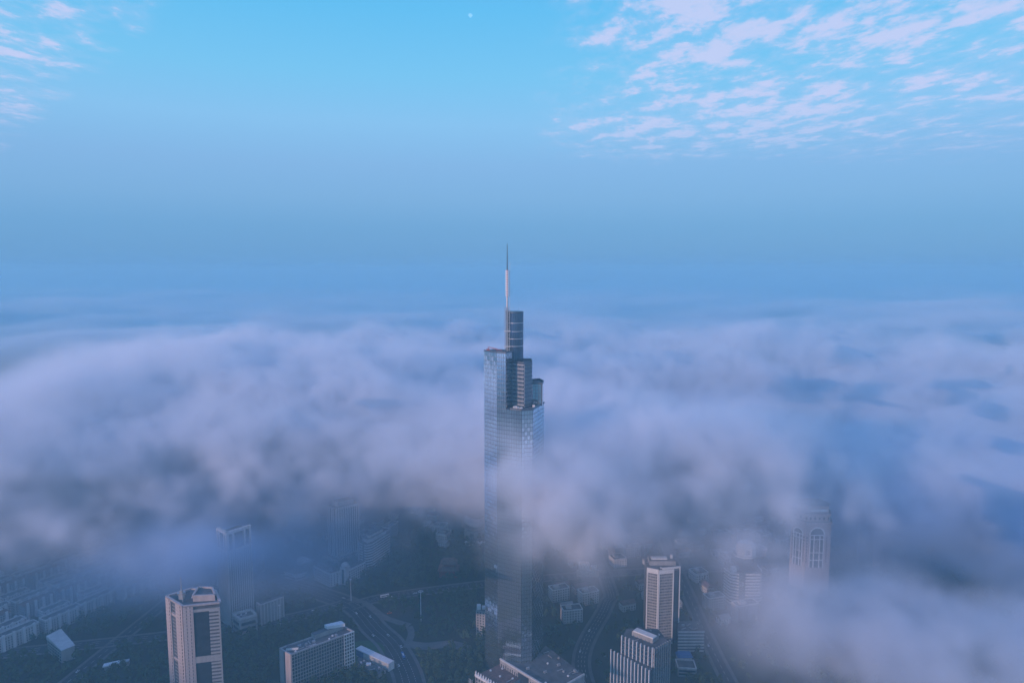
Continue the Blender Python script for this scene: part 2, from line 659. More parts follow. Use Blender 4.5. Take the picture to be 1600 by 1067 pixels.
# slim tower just left of the skyscraper foot
t = thing('slim_tower', (-37, 757, 0), 'narrow grey tower with white rooftop boxes tucked against the left of the skyscraper foot', 'building')
q = [(-42, 757), (-30, 752), (-26, 764), (-38, 769)]
MB().prism(q, 0, 31, 0, 1).build('wall', [M['concrete'], M['roof']], t)
for i in (0, 3):
    E = edge(q, i)
    me = MB().box(-.7, .7, -.1, .1, -.9, .9).mesh('window', M['glass'])
    for a in (2.5, 6, 9.5):
        for k in range(9):
            piece('window', me, t, on(E, a, .05, 3 + k * 3.2), ang(E))
MB().box(-41, -36.5, 757, 762, 31, 36).build('roof_box', M['white'], t)
MB().box(-35, -30, 758, 763, 31, 33.5).build('roof_box', M['white'], t)

# ------------------------------------------------------------------ pink tower with antenna (front left)
A = [(-330.6, 624.3), (-305.5, 604.8), (-274.5, 612.3), (-289, 636), (-314, 640)]
A_H = 115
t = thing('pink_office_tower', (-303, 625, 0), 'pink stone tower with rooftop antenna and a dark glass recess in its right face', 'building')
MB().prism(A, 0, A_H - 2, 0, 1).build('wall', [M['dark'], M['roof']], t)
E0, E1 = edge(A, 0), edge(A, 1)
piers = [(E0, 0, .31, 0), (E0, .60, 1.0, 0), (E1, 0, .27, 0)]
fl = 3.45
for E, f0, f1, _ in piers:
    a0, a1 = f0 * E[3], f1 * E[3]
    O = on(E, a0)
    me = MB().obox((O, E[1], E[2], 0), 0, a1 - a0, -.1, 1.3, .22, fl - .05).mesh('stone_panel', M['stone'], (O[0], O[1], 0))
    for k in range(33):
        piece('stone_panel', me, t, (O[0], O[1], A_H - 1 - (k + 1) * fl))
    # narrow upright strips of window inside the pier
    mw = MB()
    for fr in ((.30, .36), (.68, .74)) if E is E1 else ((.72, .80),):
        for k in range(33):
            mw.obox((O, E[1], E[2], 0), (a1 - a0) * fr[0], (a1 - a0) * fr[1], 1.25, 1.42, A_H - 1 - (k + 1) * fl + .6, A_H - 1 - k * fl - .7)
    mw.build('window_strip', M['glass'], t, 'stuff')
me = MB().obox(((0, 0), E0[1], E0[2], 0), 0, E0[3] * .25, -.1, .5, 0, .5).mesh('spandrel', M['concrete'])
for k in range(33):
    O = on(E0, E0[3] * .33)
    piece('spandrel', me, t, (O[0], O[1], A_H - 3 - k * fl))
for z in (A_H - 16, A_H - 60):
    O = on(E0, E0[3] * .32)
    MB().obox(E0, E0[3] * .32, E0[3] * .6, -.1, .9, z, z + 2.2).build('beam', M['stone'], t)
O = on(E1, E1[3] * .70)
me = MB().obox(((0, 0), E1[1], E1[2], 0), 0, E1[3] * .29, -.1, 1.2, 0, 1.5).mesh('balcony_band', M['concrete'])
for k in range(33):
    piece('balcony_band', me, t, (O[0], O[1], A_H - 9 - k * fl))
MB().obox(E1, E1[3] * .27, E1[3] * .69, -.1, .25, 6, A_H - 9).build('glass_recess', M['glass'], t)
MB().obox(E1, E1[3] * .27, E1[3], -.1, 1.0, A_H - 8, A_H - 5.6).build('beam', M['concrete'], t)
MB().obox(E1, E1[3] * .27, E1[3], -.1, 1.0, A_H - 58, A_H - 52).build('beam', M['concrete'], t)
MB().obox(E1, E1[3] * .96, E1[3], -.1, 1.3, 0, A_H - 5.7).build('corner_pier', M['concrete'], t)
b = MB()
for i in range(5):
    E = edge(A, i)
    b.obox(E, 0, E[3], -1, 1.3, A_H - 2, A_H - .6)
b.build('parapet', M['stone'], t)
rb = MB().prism([(-301, 615), (-281, 617), (-290, 632), (-304, 633)], A_H - 2, A_H + 3.0, 0, 1).build('roof_house', [M['stone'], M['roof']], t)
b = MB()
for E in (edge([(-301, 615), (-281, 617), (-290, 632), (-304, 633)], i) for i in range(4)):
    b.obox(E, 0, E[3], -.8, .8, A_H + 3.01, A_H + 4.4)
b.build('roof_beam', M['stone'], rb)
b = MB()
b.box(-316, -312, 618, 622, A_H - 2, A_H + 4).box(-315.2, -312.8, 618.8, 621.2, A_H + 4, A_H + 7)
b.build('antenna_plinth', M['concrete'], t)
MB().cyl(-314, 620, .45, A_H + 7, A_H + 20, 6, 0, .12).build('antenna', M['steel'], t)
MB().cyl(-309, 612, .25, A_H - 1, A_H + 5, 5).build('antenna', M['steel'], t)

# ------------------------------------------------------------------ ribbed tower with crown (behind the pink tower)
B = [(-354, 791), (-336, 775), (-317, 800), (-335, 816)]
t = thing('ribbed_tower', (-336, 796, 0), 'grey ribbed high-rise with an open crown half lost in mist behind the pink tower', 'building')
MB().prism(B, 0, 92, 0, 1).build('wall', [M['dark'], M['roof']], t)
MB().prism(inset(B, 3), 92, 112, 0, 1).build('crown_core', [M['glass'], M['roof']], t)
for i in (0, 1):
    E = edge(B, i)
    me = MB().obox(((0, 0), E[1], E[2], 0), -.5, .5, -.2, .9, 0, 92).mesh('rib', M['pale'])
    n = int(E[3] / 2.7)
    for k in range(n + 1):
        a = .5 + (E[3] - 1) * k / n
        piece('rib', me, t, on(E, a), 0)
    b = MB()
    for k in range(26):
        b.obox(E, 0, E[3], -.1, .35, 3 + k * 3.5, 3.9 + k * 3.5)
    b.build('spandrel', M['concrete'], t, 'stuff')
    b = MB()
    for a in (0, .25, .75, 1):
        x = a * (E[3] - 2.4)
        b.obox(E, x, x + 2.4, -2.4, .6, 92, 114)
    b.obox(E, 0, E[3], -2.4, .8, 114, 117)
    b.obox(E, 0, E[3], -1, .9, 91.5, 94)
    b.build('crown_frame', M['pale'], t)
t = thing('podium_block', (-322, 770, 0), 'low flat roofed block with a dark roof well at the foot of the ribbed tower', 'building')
q = [(-331, 770), (-317.5, 757), (-301, 768), (-313, 781)]
MB().prism(q, 0, 18, 0, 1).build('wall', [M['concrete'], M['roof']], t)
for i in range(4):
    E = edge(q, i)
    MB().obox(E, 0, E[3], -1.2, .4, 18, 20.5).build('parapet', M['pale'], t)
    if i < 2:
        MB().obox(E, 2, E[3] - 2, -.1, .2, 10.5, 14).build('window_strip', M['glass'], t)
        MB().obox(E, 2, E[3] - 2, -.1, .2, 4, 7).build('window_strip', M['glass'], t)
t = thing('striped_block', (-292, 795, 0), 'grey mid-rise block with upright ribs beside the ribbed tower podium', 'building')
q = [(-308, 786), (-301, 779), (-280, 800), (-288, 808)]
MB().prism(q, 0, 24, 0, 1).build('wall', [M['concrete'], M['roof']], t)
for i in (0, 1):
    E = edge(q, i)
    me = MB().obox(((0, 0), E[1], E[2], 0), -.6, .6, -.1, .5, 0, 25).mesh('rib', M['pale'])
    for k in range(max(2, int(E[3] / 4)) + 1):
        piece('rib', me, t, on(E, .6 + (E[3] - 1.2) * k / max(2, int(E[3] / 4))))
    MB().obox(E, 0, E[3], -.8, .7, 25, 26.2).build('parapet', M['pale'], t)
t = thing('gabled_block', (-402, 875, 0), 'pale gable-ended block showing through mist left of the ribbed tower', 'building')
q = [(-420, 890), (-404, 872), (-380, 855), (-392, 880)]
q = [(-418, 885), (-403, 870), (-381, 884), (-396, 899)]
MB().prism(q, 0, 27, 0, 1).build('wall', [M['pale'], M['roof']], t)
MB().prism(inset(q, 4), 27, 33, 0, 1, taper=.45).build('roof', [M['white'], M['roof']], t)
E = edge(q, 0)
me = MB().box(-.8, .8, -.1, .1, -1, 1).mesh('window', M['glass'])
for i in (0, 1):
    E = edge(q, i)
    for j in range(5):
        for k in range(7):
            piece('window', me, t, on(E, 2.5 + (E[3] - 5) * j / 4, .05, 4 + k * 3.3), ang(E))

# ------------------------------------------------------------------ pale high-rise in the mist (left of centre)
C = [(-272, 972), (-255.5, 960), (-228, 985), (-244, 1000)]
t = thing('pale_tower', (-250, 978, 0), 'pale square high-rise with window columns standing in mist behind the white office wings', 'building')
MB().prism(C, 0, 80, 0, 1).build('wall', [M['pale'], M['roof']], t)
E = edge(C, 0)
for f in (.36, .78):
    MB().obox(E, E[3] * f, E[3] * f + 1.6, -.1, .25, 8, 78).build('window_column', M['glass'], t)
me = MB().box(-.6, .6, -.1, .1, -.8, .8).mesh('window', M['glass'])
for k in range(20):
    piece('window', me, t, on(E, E[3] * .6, .05, 9 + k * 3.5), ang(E))
    piece('window', me, t, on(E, E[3] * .2, .05, 9 + k * 3.5), ang(E))
E = edge(C, 1)
me = MB().obox(((0, 0), E[1], E[2], 0), -.55, .55, -.2, .6, 6, 80).mesh('rib', M['white'])
for k in range(11):
    piece('rib', me, t, on(E, .6 + (E[3] - 1.2) * k / 10))
b = MB()
for k in range(11):
    b.obox(E, .3 + (E[3] - .6) * k / 11, .3 + (E[3] - .6) * (k + .6) / 11, -.1, .15, 8, 76)
b.build('window_column', M['glass'], t, 'stuff')
MB().prism(inset(C, 7), 80, 87, 0, 1).build('roof_house', [M['pale'], M['roof']], t)
q = [(-279, 971), (-255, 953), (-222, 984), (-244, 1004)]
MB().prism(q, 0, 6, 0, 1).build('terrace', [M['pale'], M['roof']], t)

# ------------------------------------------------------------------ white office complex (angled wings + domed corner tower)
t = thing('white_office_wings', (-235, 890, 0), 'white angled office block with square windows and a small domed corner tower above the trees', 'building')
W1 = [(-274, 903), (-244.5, 878), (-234, 893), (-263, 915)]
W2 = [(-244.3, 878), (-231, 888), (-222, 889.5), (-204.5, 916), (-214, 924), (-233.8, 893)]
MB().prism(W1, 0, 18, 0, 1).build('left_wing', [M['white'], M['roof']], t)
MB().prism(W2, 0, 18.02, 0, 1).build('right_wing', [M['white'], M['roof']], t)
me = MB().box(-1.0, 1.0, -.1, .1, -.85, .85).mesh('window', M['glass'])
for poly, i, n in ((W1, 0, 10), (W2, 0, 4), (W2, 2, 8)):
    E = edge(poly, i)
    for j in range(n):
        for k in range(5):
            piece('window', me, t, on(E, 2 + (E[3] - 4) * j / (n - 1), .05, 2.6 + k * 3.3), ang(E))
    MB().obox(E, .5, E[3] - .5, -.8, .4, 18.03, 19.3).build('parapet', M['white'], t)
q = [(-233, 886), (-224, 883.5), (-220.5, 893), (-230, 896)]
tw = MB().prism(q, 0, 25, 0, 1).build('corner_tower', [M['white'], M['roof']], t)
E = edge(q, 0)
MB().obox(E, E[3] * .32, E[3] * .68, -.1, .2, 2, 22).build('stair_window', M['glass'], tw)
b = MB()
cx, cy0 = -226.8, 889.8
for k in range(4):
    r0, r1 = 5.2 * math.cos(k * .39), 5.2 * math.cos((k + 1) * .39)
    b.cyl(cx, cy0, r0, 25 + 5 * math.sin(k * .39), 25 + 5 * math.sin((k + 1) * .39), 12, 0, max(.2, r1))
b.build('dome', M['white'], tw)
t = thing('banded_office', (-200, 950, 0), 'white office block with curved horizontal window bands beside the domed wing', 'building')
q = [(-222, 947), (-217, 938), (-206, 929), (-199, 934), (-181, 975), (-196, 990)]
MB().prism(q, 0, 38, 0, 1).build('wall', [M['glass'], M['roof']], t)
for i in (0, 1, 2, 3):
    E = edge(q, i)
    me = MB().obox(((0, 0), E[1], E[2], 0), 0, E[3], -.2, .6, 0, 1.9).mesh('floor_band', M['white'])
    for k in range(10):
        piece('floor_band', me, t, (E[0][0], E[0][1], 1.5 + k * 3.8))
E = edge(q, 1)
MB().obox(E, E[3] * .5, E[3] * .72, -.2, .9, 0, 40).build('dark_fin', M['dark'], t)
for z0, z1, k in ((39.4, 43, 6), (43.01, 46.5, 12)):
    MB().prism(inset(q, k), z0 - 1.4 if z0 < 40 else z0, z1, 0, 1).build('roof_tier', [M['white'], M['roof']], t)
t = thing('pitched_hall', (-300, 952, 0), 'small hall with a pale pitched roof among trees below the pale tower', 'house')
b = MB().prism([(-312, 948), (-297, 941), (-289, 953), (-304, 961)], 0, 6)
b.build('wall', M['pale'], t)
b = MB()
b.face([(-313, 948, 6), (-297, 940, 6), (-292.5, 947, 10.5), (-308.5, 955, 10.5)])
b.face([(-304, 962, 6), (-308.5, 955, 10.5), (-292.5, 947, 10.5), (-288, 953, 6)])
b.face([(-297, 940, 6), (-288, 953, 6), (-292.5, 947, 10.5)])
b.face([(-304, 962, 6), (-313, 948, 6), (-308.5, 955, 10.5)])
b.build('roof', M['white'], t)
t = thing('low_pale_block', (-300, 908, 0), 'low pale block with a balcony line left of the white office wings', 'house')
q = [(-316, 908), (-296, 896), (-284, 906), (-302, 920)]
MB().prism(q, 0, 8, 0, 1).build('wall', [M['pale'], M['roof']], t)
for i in (0, 1):
    E = edge(q, i)
    MB().obox(E, 1, E[3] - 1, -.1, .2, 2, 3.8).build('window_strip', M['glass'], t)
    MB().obox(E, 0, E[3], -.5, .9, 8, 9).build('parapet', M['white'], t)

# ------------------------------------------------------------------ slab block with window grid (bottom, left of centre)
t = thing('grid_slab_block', (-200, 675, 0), 'long slab block with a deep grid of window bays and a blank pink end wall', 'building')
Eq = [(-236.2, 657.7), (-221, 646.5), (-168.7, 690.5), (-182.5, 701.5)]
EH = 42
MB().prism(Eq, 0, EH - 1.2, 0, 1).build('wall', [M['glass'], M['roof']], t)
E = edge(Eq, 0)
for a0, a1 in ((0, .38), (.50, 1.0)):
    MB().obox(E, a0 * E[3], a1 * E[3], -.1, .8, 0, EH).build('end_wall', M['stone'], t)
MB().obox(E, .38 * E[3], .50 * E[3], -.1, .3, 0, EH - 1).build('end_slot', M['dark'], t)
E = edge(Eq, 1)
ncol, nrow = 24, 11
cw, fh = E[3] / ncol, EH / nrow
me = MB()
F0 = ((0, 0), E[1], E[2], 0)
me.obox(F0, 0, .42, 0, .95, 0, fh)
me.obox(F0, .42, cw, 0, .8, 0, .75)
me.obox(F0, .42, cw, .02, .12, .75, fh - .5)
ms = me.mesh('window_bay', [M['concrete'], M['glass']])
for i_, p_ in enumerate(ms.polygons):
    p_.material_index = 1 if i_ >= 12 else 0
for j in range(ncol):
    for k in range(nrow):
        piece('window_bay', ms, t, (*on(E, j * cw)[:2], k * fh))
# brighter double-width frame at the far end
b = MB()
for k in range(nrow + 1):
    b.obox(E, E[3] * .835, E[3] + .3, .1, 1.3, k * fh - .35 if k else 0, k * fh + .35)
for j in range(5):
    a = E[3] * (.835 + .165 * j / 4)
    b.obox(E, a - .25, a + .25, .1, 1.28, 0, EH)
b.build('end_frame', M['white'], t)
b = MB()
for i in range(4):
    Ei = edge(Eq, i)
    b.obox(Ei, 0, Ei[3], -.8, .6 if i != 1 else .9, EH - 1.2, EH + .2)
b.build('parapet', M['concrete'], t)
rh = MB().prism([(-206, 676), (-181, 697), (-187, 701), (-211, 681)], EH - 1.2, EH + 3.4, 0, 1).build('roof_house', [M['concrete'], M['roof']], t)
MB().prism([(-196, 688), (-178.5, 694), (-184, 700), (-200, 692)], EH + 3.41, EH + 6.5, 0, 0).build('roof_canopy', M['white'], rh)
MB().prism([(-229, 655), (-217, 657), (-220, 663), (-230, 661)], EH - 1.2, EH + 1.2, 0, 1).build('roof_house', [M['white'], M['roof']], t)
# long pale shed beside the slab
t = thing('corrugated_shed', (-152, 700, 0), 'long low shed with pale corrugated wall running away from the slab block', 'shed')
q = [(-175, 718), (-170, 712), (-131, 684), (-127, 690)]
q = [(-172, 714), (-131, 684.5), (-126, 691), (-167, 720)]
MB().prism(q, 0, 8.5, 0, 1).build('wall', [M['white'], M['roof']], t)
E = edge(q, 0)
me = MB().obox(((0, 0), E[1], E[2], 0), -.18, .18, 0, .28, .2, 8.3).mesh('rib', M['pale'])
for k in range(38):
    piece('rib', me, t, on(E, 12 + k * (E[3] - 12.5) / 37))
MB().obox(E, .3, 11.3, 0, .25, 1, 7.6).build('blue_front', M['blue'], t)
MB().obox(E, -.4, E[3] + .4, -7.5, .5, 8.52, 9.0).build('roof_edge', M['white'], t)
t = thing('flat_annex', (-158, 692, 0), 'flat dark roofed annex between the slab block and the corrugated shed', 'building')
MB().prism([(-167, 693), (-140, 672), (-133.5, 681.5), (-168, 706)], 0, 4.5, 0, 1).build('wall', [M['concrete'], M['roof']], t)
MB().box(-156, -151, 688, 692, 4.5, 6).build('roof_light', M['white'], t)

# ------------------------------------------------------------------ tower with white window frame (right of centre)
t = thing('framed_tower', (172, 752, 0), 'grey tower whose front is a white frame filled with rows of windows', 'building')
F = [(153, 742), (165, 736.5), (190.5, 742), (190, 768), (155, 768)]
FH = 90
MB().prism(F, 0, FH - 1, 0, 1).build('wall', [M['dark'], M['roof']], t)
for i, rng in ((0, (0, 1)), (1, (0, .70))):
    E = edge(F, i)
    L_ = E[3] * rng[1]
    me = MB().obox(((0, 0), E[1], E[2], 0), .8, L_ - .8, -.1, .45, 0, 1.7).mesh('floor_band', M['concrete'])
    for k in range(25):
        piece('floor_band', me, t, (E[0][0], E[0][1], 2 + k * 3.4))
    nwin = 4 if i == 0 else 8
    mw = MB().box(-.12, .12, -.3, .1, 0, 1.7).mesh('mullion', M['concrete'])
    b = MB()
    for k in range(25):
        for j in range(nwin):
            if (j * 7 + k * 5) % 4:
                b.obox(E, 1 + (L_ - 2) * j / nwin, 1.5 + (L_ - 2) * j / nwin, -.1, .3, 3.7 + k * 3.4, 5.4 + k * 3.4)
    b.build('mullion', M['concrete'], t, 'stuff')
    for a in (0, L_ - 1.1):
        MB().obox(E, a, a + 1.1, -.1, 1.1, 0, FH - 6).build('frame_post', M['white'], t)
    MB().obox(E, 0, L_, -.1, 1.12, FH - 6, FH - .5 if i == 0 else FH - 1.5).build('frame_lintel', M['white'], t)
E = edge(F, 1)
MB().obox(E, E[3] * .71, E[3] - .9, -.1, .2, 0, FH - 4).build('side_glazing', M['curtain_dark'], t)
MB().obox(E, E[3] - .9, E[3], -.1, .8, 0, FH).build('frame_post', M['white'], t)
MB().obox(E, E[3] * .15, E[3], -.6, .9, FH - 1, FH + 1).build('parapet', M['white'], t)
MB().prism([(157, 748), (187, 748), (187, 765), (158, 765)], FH - 1, FH + 4, 0, 1).build('roof_house', [M['concrete'], M['roof']], t)
MB().box(160, 178, 752, 758, FH + 4, FH + 5.5).build('roof_rail', M['white'], t)
MB().cyl(184, 757, 1.8, FH + 4, FH + 8, 10).build('water_tank', M['pale'], t)

# ------------------------------------------------------------------ columned building (bottom right of the tower)
t = thing('columned_tower', (135, 640, 0), 'dark glass block with tall pale upright fins at the bottom edge of the picture', 'building')
G_ = [(110, 649), (136.5, 624.5), (156, 640.5), (150, 668), (118, 668)]
GH = 57
MB().prism(G_, 0, GH, 0, 1).build('wall', [M['curtain_dark'], M['roof']], t)
for i, n, m_ in ((0, 9, M['white']), (1, 8, M['concrete'])):
    E = edge(G_, i)
    me = MB().obox(((0, 0), E[1], E[2], 0), -.4, .4, -.1, 1.5, 0, GH + 4).mesh('upright_fin', m_)
    for k in range(n):
        piece('upright_fin', me, t, on(E, .5 + (E[3] - 1) * k / (n - 1)))
    ms = MB().obox(((0, 0), E[1], E[2], 0), 0, E[3], -.1, .5, 0, 1.1).mesh('spandrel', M['fin_dark'])
    for k in range(13):
        piece('spandrel', ms, t, (E[0][0], E[0][1], 3 + k * 4.3))
MB().prism([(121, 655), (139, 640), (147, 648), (129, 664)], GH, GH + 5, 0, 1).build('roof_house', [M['concrete'], M['roof']], t)
MB().prism([(122, 653.5), (139, 639), (144, 644), (127, 659)], GH + 5.01, GH + 6.2, 0, 0).build('roof_canopy', M['white'], t)
MB().prism([(100, 653), (109.5, 648.2), (136.2, 623.5), (132, 616)], 0, 42, 0, 1).build('lower_tier', [M['curtain_dark'], M['roof']], t)
E = edge([(100, 653), (132, 616), (136.2, 623.5)], 0)
me = MB().obox(((0, 0), E[1], E[2], 0), -.4, .4, -.1, 1.2, 0, 44).mesh('lower_fin', M['white'])
for k in range(12):
    piece('lower_fin', me, t, on(E, .6 + (E[3] - 1.2) * k / 11))
t = thing('stepped_block', (200, 735, 0), 'pale stepped block with floor lines right of the framed tower', 'building')
q = [(185, 722), (214, 722), (214, 745), (190, 745)]
MB().prism(q, 0, 24, 0, 1).build('wall', [M['dark'], M['roof']], t)
E = edge(q, 0)
me = MB().obox(((0, 0), E[1], E[2], 0), 0, E[3], -.1, .6, 0, 1.8).mesh('floor_band', M['pale'])
for k in range(7):
    piece('floor_band', me, t, (E[0][0], E[0][1], .5 + k * 3.7))
t = thing('blue_roofed_shed', (189, 708, 0), 'small shed with a bright blue roof below the framed tower', 'shed')
MB().box(181, 196, 703, 712, 0, 5).build('wall', M['pale'], t)
MB().prism([(180, 702), (197, 702), (197, 713), (180, 713)], 5, 7.4, 0, 0, taper=.75).build('roof', M['blue'], t)
t = thing('courtyard_block', (184, 683, 0), 'low flat block with a pale parapet in front of the blue roofed shed', 'building')
q = [(174, 676), (193, 674), (194, 690), (175, 692)]
MB().prism(q, 0, 9, 0, 1).build('wall', [M['concrete'], M['roof']], t)
for i in range(4):
    E = edge(q, i)
    MB().obox(E, 0, E[3], -.7, .3, 9, 10.3).build('parapet', M['pale'], t)
    if i == 0:
        for k in range(2):
            MB().obox(E, 1, E[3] - 1, -.1, .15, 2 + k * 3.6, 3.8 + k * 3.6).build('window_strip', M['glass'], t)

# ------------------------------------------------------------------ rounded banded tower with white lantern (right)
t = thing('lantern_tower', (292, 833, 0), 'banded office tower topped with a white octagonal lantern at the edge of the right-hand fog', 'building')
H_ = [(272, 840), (276, 826), (285, 822), (312, 822), (317, 832), (317, 855), (278, 858)]
MB().prism(H_, 0, 44, 0, 1).build('wall', [M['curtain_dark'], M['roof']], t)
for i in (0, 1, 3, 4):
    E = edge(H_, i)
    if i == 3:
        E = edge([(293, 822), (312, 822), (302, 850)], 0)
    if i == 2:
        continue
    me = MB().obox(((0, 0), E[1], E[2], 0), 0, E[3], -.1, .7, 0, 1.9).mesh('floor_band', M['white'])
    for k in range(11):
        piece('floor_band', me, t, (E[0][0], E[0][1], 43 - k * 3.9))
E = edge([(293, 822), (312, 822), (302, 850)], 0)
E = edge([(285, 822), (293, 822), (302, 850)], 0)
MB().obox(E, 0, E[3], -.1, 1.0, 0, 47).build('stair_shaft', M['curtain'], t)
oc = [(297 + 16 * math.cos(a * .7854 + .39), 839 + 14 * math.sin(a * .7854 + .39)) for a in range(8)]
MB().prism(oc, 44, 62, 0, 1).build('upper_drum', [M['curtain_dark'], M['roof']], t)
MB().prism(inset(oc, 1), 62, 64.2, 0, 1).build('drum_cornice', [M['white'], M['roof']], t)
o2 = [(298 + 12.5 * math.cos(a * .7854 + .39), 838 + 10.5 * math.sin(a * .7854 + .39)) for a in range(8)]
ln_ = MB().prism(o2, 64.2, 74, 0, 0).build('lantern', M['white'], t)
MB().prism(o2, 74, 80, 0, 0, taper=.72).build('lantern_roof', M['white'], ln_)
E = edge(o2, 5)
for a in (.3, .5, .7):
    for z in (67, 70):
        MB().obox(E, E[3] * a - .7, E[3] * a + .7, -.1, .12, z, z + 1.8).build('window', M['glass'], ln_)
MB().box(278, 284, 828, 834, 44, 50).build('roof_box', M['white'], t)

# ------------------------------------------------------------------ tower with arched crown (far right)
t = thing('arched_tower', (391, 868, 0), 'pale stone tower with great arched windows beneath a stepped crown above the fog', 'building')
I_ = [(367, 868), (380, 851), (412, 851), (419, 868), (410, 888), (376, 888)]
MB().prism(I_, 0, 98, 0, 1).build('wall', [M['stone'], M['roof']], t)
I2 = inset(I_, 2.5)
for z0, z1, k, nm in ((98, 101, -1.2, 'cornice'), (101, 109, 2.5, 'upper_storey'), (109, 111.5, .8, 'cornice'), (111.5, 119, 4, 'crown_storey')):
    MB().prism(inset(I_, k), z0, z1, 0, 1).build(nm, [M['stone'], M['roof']], t)
MB().prism(inset(I_, 3.4), 119, 121, 0, 1).build('crown_parapet', [M['stone'], M['dark']], t)
for i, L0, L1 in ((1, .06, .82), (0, .12, .88)):
    E = edge(I_, i)
    c, r = E[3] * (L0 + L1) / 2, E[3] * (L1 - L0) / 2 * .72
    b = MB()
    for k in range(10):
        a0, a1 = math.pi * k / 10, math.pi * (k + 1) / 10
        b.face([on(E, c - r * math.cos(a0), .12, 84 + r * math.sin(a0)), on(E, c - r * math.cos(a1), .12, 84 + r * math.sin(a1)), on(E, c, .12, 84)][::-1])
    b.obox(E, c - r, c + r, -.1, .14, 40, 83.4)
    b.build('arched_window', M['glass'], t)
    b = MB()
    for k in range(10):
        a0, a1 = math.pi * k / 10, math.pi * (k + 1) / 10
        p = [on(E, c - R * math.cos(a), d, 84 + R * math.sin(a)) for a in (a0, a1) for R in (r, r * 1.2) for d in (.1, .9)]
        b.face([p[1], p[5], p[7], p[3]])
        b.face([p[0], p[4], p[5], p[1]])
        b.face([p[3], p[7], p[6], p[2]])
    b.build('arch', M['white'], t)
    b = MB()
    for a in (-1, -.42, .42, 1):
        b.obox(E, c + a * r - .6, c + a * r + .6, -.1, .8, 40, 84)
    for z in (83.4, 78, 60, 50):
        b.obox(E, c - r - .6, c + r + .6, -.1, .7, z - .5, z + .5)
    for k in range(5):
        b.obox(E, c - r * .36 + k * r * .18 - .15, c - r * .36 + k * r * .18 + .15, -.1, .4, 60, 78)
    b.build('window_frame', M['white'], t)
    me = MB().box(-.9, .9, -.1, .1, -1, 1).mesh('window', M['glass'])
    for s in (-1, 1):
        for k in range(9):
            piece('window', me, t, on(E, c + s * (r * 1.2 + (2.3 if i else .9)), .05, 80 - k * 4), ang(E))
    for k in range(5 if i else 3):
        a = E[3] * (.14 + .72 * k / (4 if i else 2))
        MB().obox(edge(inset(I_, 2.5), i), a - 1.4, a + .8, -.1, .1, 103, 106.5).build('window', M['glass'], t)
E = edge(inset(I_, 4), 1)
MB().obox(E, E[3] * .15, E[3] * .95, -.1, .12, 113.6, 116.8).build('crown_panel', M['white'], t)

# ------------------------------------------------------------------ dim towers in the mist
t = thing('dark_twin_tower', (520, 955, 0), 'dark slab tower fading into fog right of the arched tower', 'building')
MB().prism([(501, 948), (513, 942), (519, 960), (507, 966)], 0, 60, 0, 1).build('left_slab', [M['concrete'], M['roof']], t)
MB().prism([(519, 945), (532, 947), (531, 966), (520, 962)], 0, 52, 0, 1).build('right_slab', [M['dark'], M['roof']], t)
b = MB()
E = edge([(501, 948), (513, 942), (519, 960)], 0)
me = MB().obox(((0, 0), E[1], E[2], 0), -.5, .5, -.1, .5, 0, 60).mesh('rib', M['pale'])
for k in range(5):
    piece('rib', me, t, on(E, 1 + k * 2.8))
t = thing('mast_tower', (-648, 1060, 0), 'dim far tower with a thin roof mast almost lost in the fog at left', 'building')
q = [(-658, 1060), (-650, 1049), (-634, 1056), (-643, 1070)]
MB().prism(q, 0, 104, 0, 1).build('wall', [M['dark'], M['roof']], t)
MB().prism(inset(q, 3), 104, 110, 0, 1).build('roof_house', [M['dark'], M['roof']], t)
MB().cyl(-646, 1058, .8, 110, 142, 6, 0, .2).build('mast', M['dark'], t)
E = edge(q, 0)
me = MB().obox(((0, 0), E[1], E[2], 0), -.8, .8, -.1, .6, 0, 104).mesh('rib', M['concrete'])
for k in range(4):
    piece('rib', me, t, on(E, 1.5 + k * 3.4))
# hall with a swept roof behind the park
t = thing('swept_roof_hall', (-58, 1060, 0), 'wide tiered hall with a swept concave roof beyond the park left of the skyscraper', 'building')
MB().box(-76, -40, 1045, 1078, 0, 14).build('wall', M['pale'], t)
for z, ins in ((14, 0), (20, 4)):
    b = MB()
    x0, x1, y0, y1 = -80 + ins, -36 - ins, 1042 + ins, 1081 - ins
    n = 8
    for k in range(n):
        a, c = k / n, (k + 1) / n
        za, zc = z + 9 * (2 * a - 1) ** 2, z + 9 * (2 * c - 1) ** 2
        xa, xc = x0 + (x1 - x0) * a, x0 + (x1 - x0) * c
        b.face([(xa, y0, za), (xc, y0, zc), (xc, y1, zc), (xa, y1, za)])
        b.face([(xa, y0, za - 2), (xc, y0, zc - 2), (xc, y0, zc), (xa, y0, za)])
        b.face([(xa, y1, za), (xc, y1, zc), (xc, y1, zc - 2), (xa, y1, za - 2)])
        b.face([(xa, y1, za - 2), (xc, y1, zc - 2), (xc, y0, zc - 2), (xa, y0, za - 2)])
    b.build('roof', M['white'] if ins else M['concrete'], t)
t = thing('white_terrace', (-50, 1020, 0), 'row of low white pavilions lining the far edge of the park', 'building')
MB().box(-74, -38, 1017, 1022, 0, 4).build('wall', M['white'], t)
for k in range(6):
    MB().prism([(-73.5 + k * 6, 1016), (-69 + k * 6, 1016), (-69 + k * 6, 1023), (-73.5 + k * 6, 1023)], 4, 6.2, taper=.4).build('roof', M['white'], t)
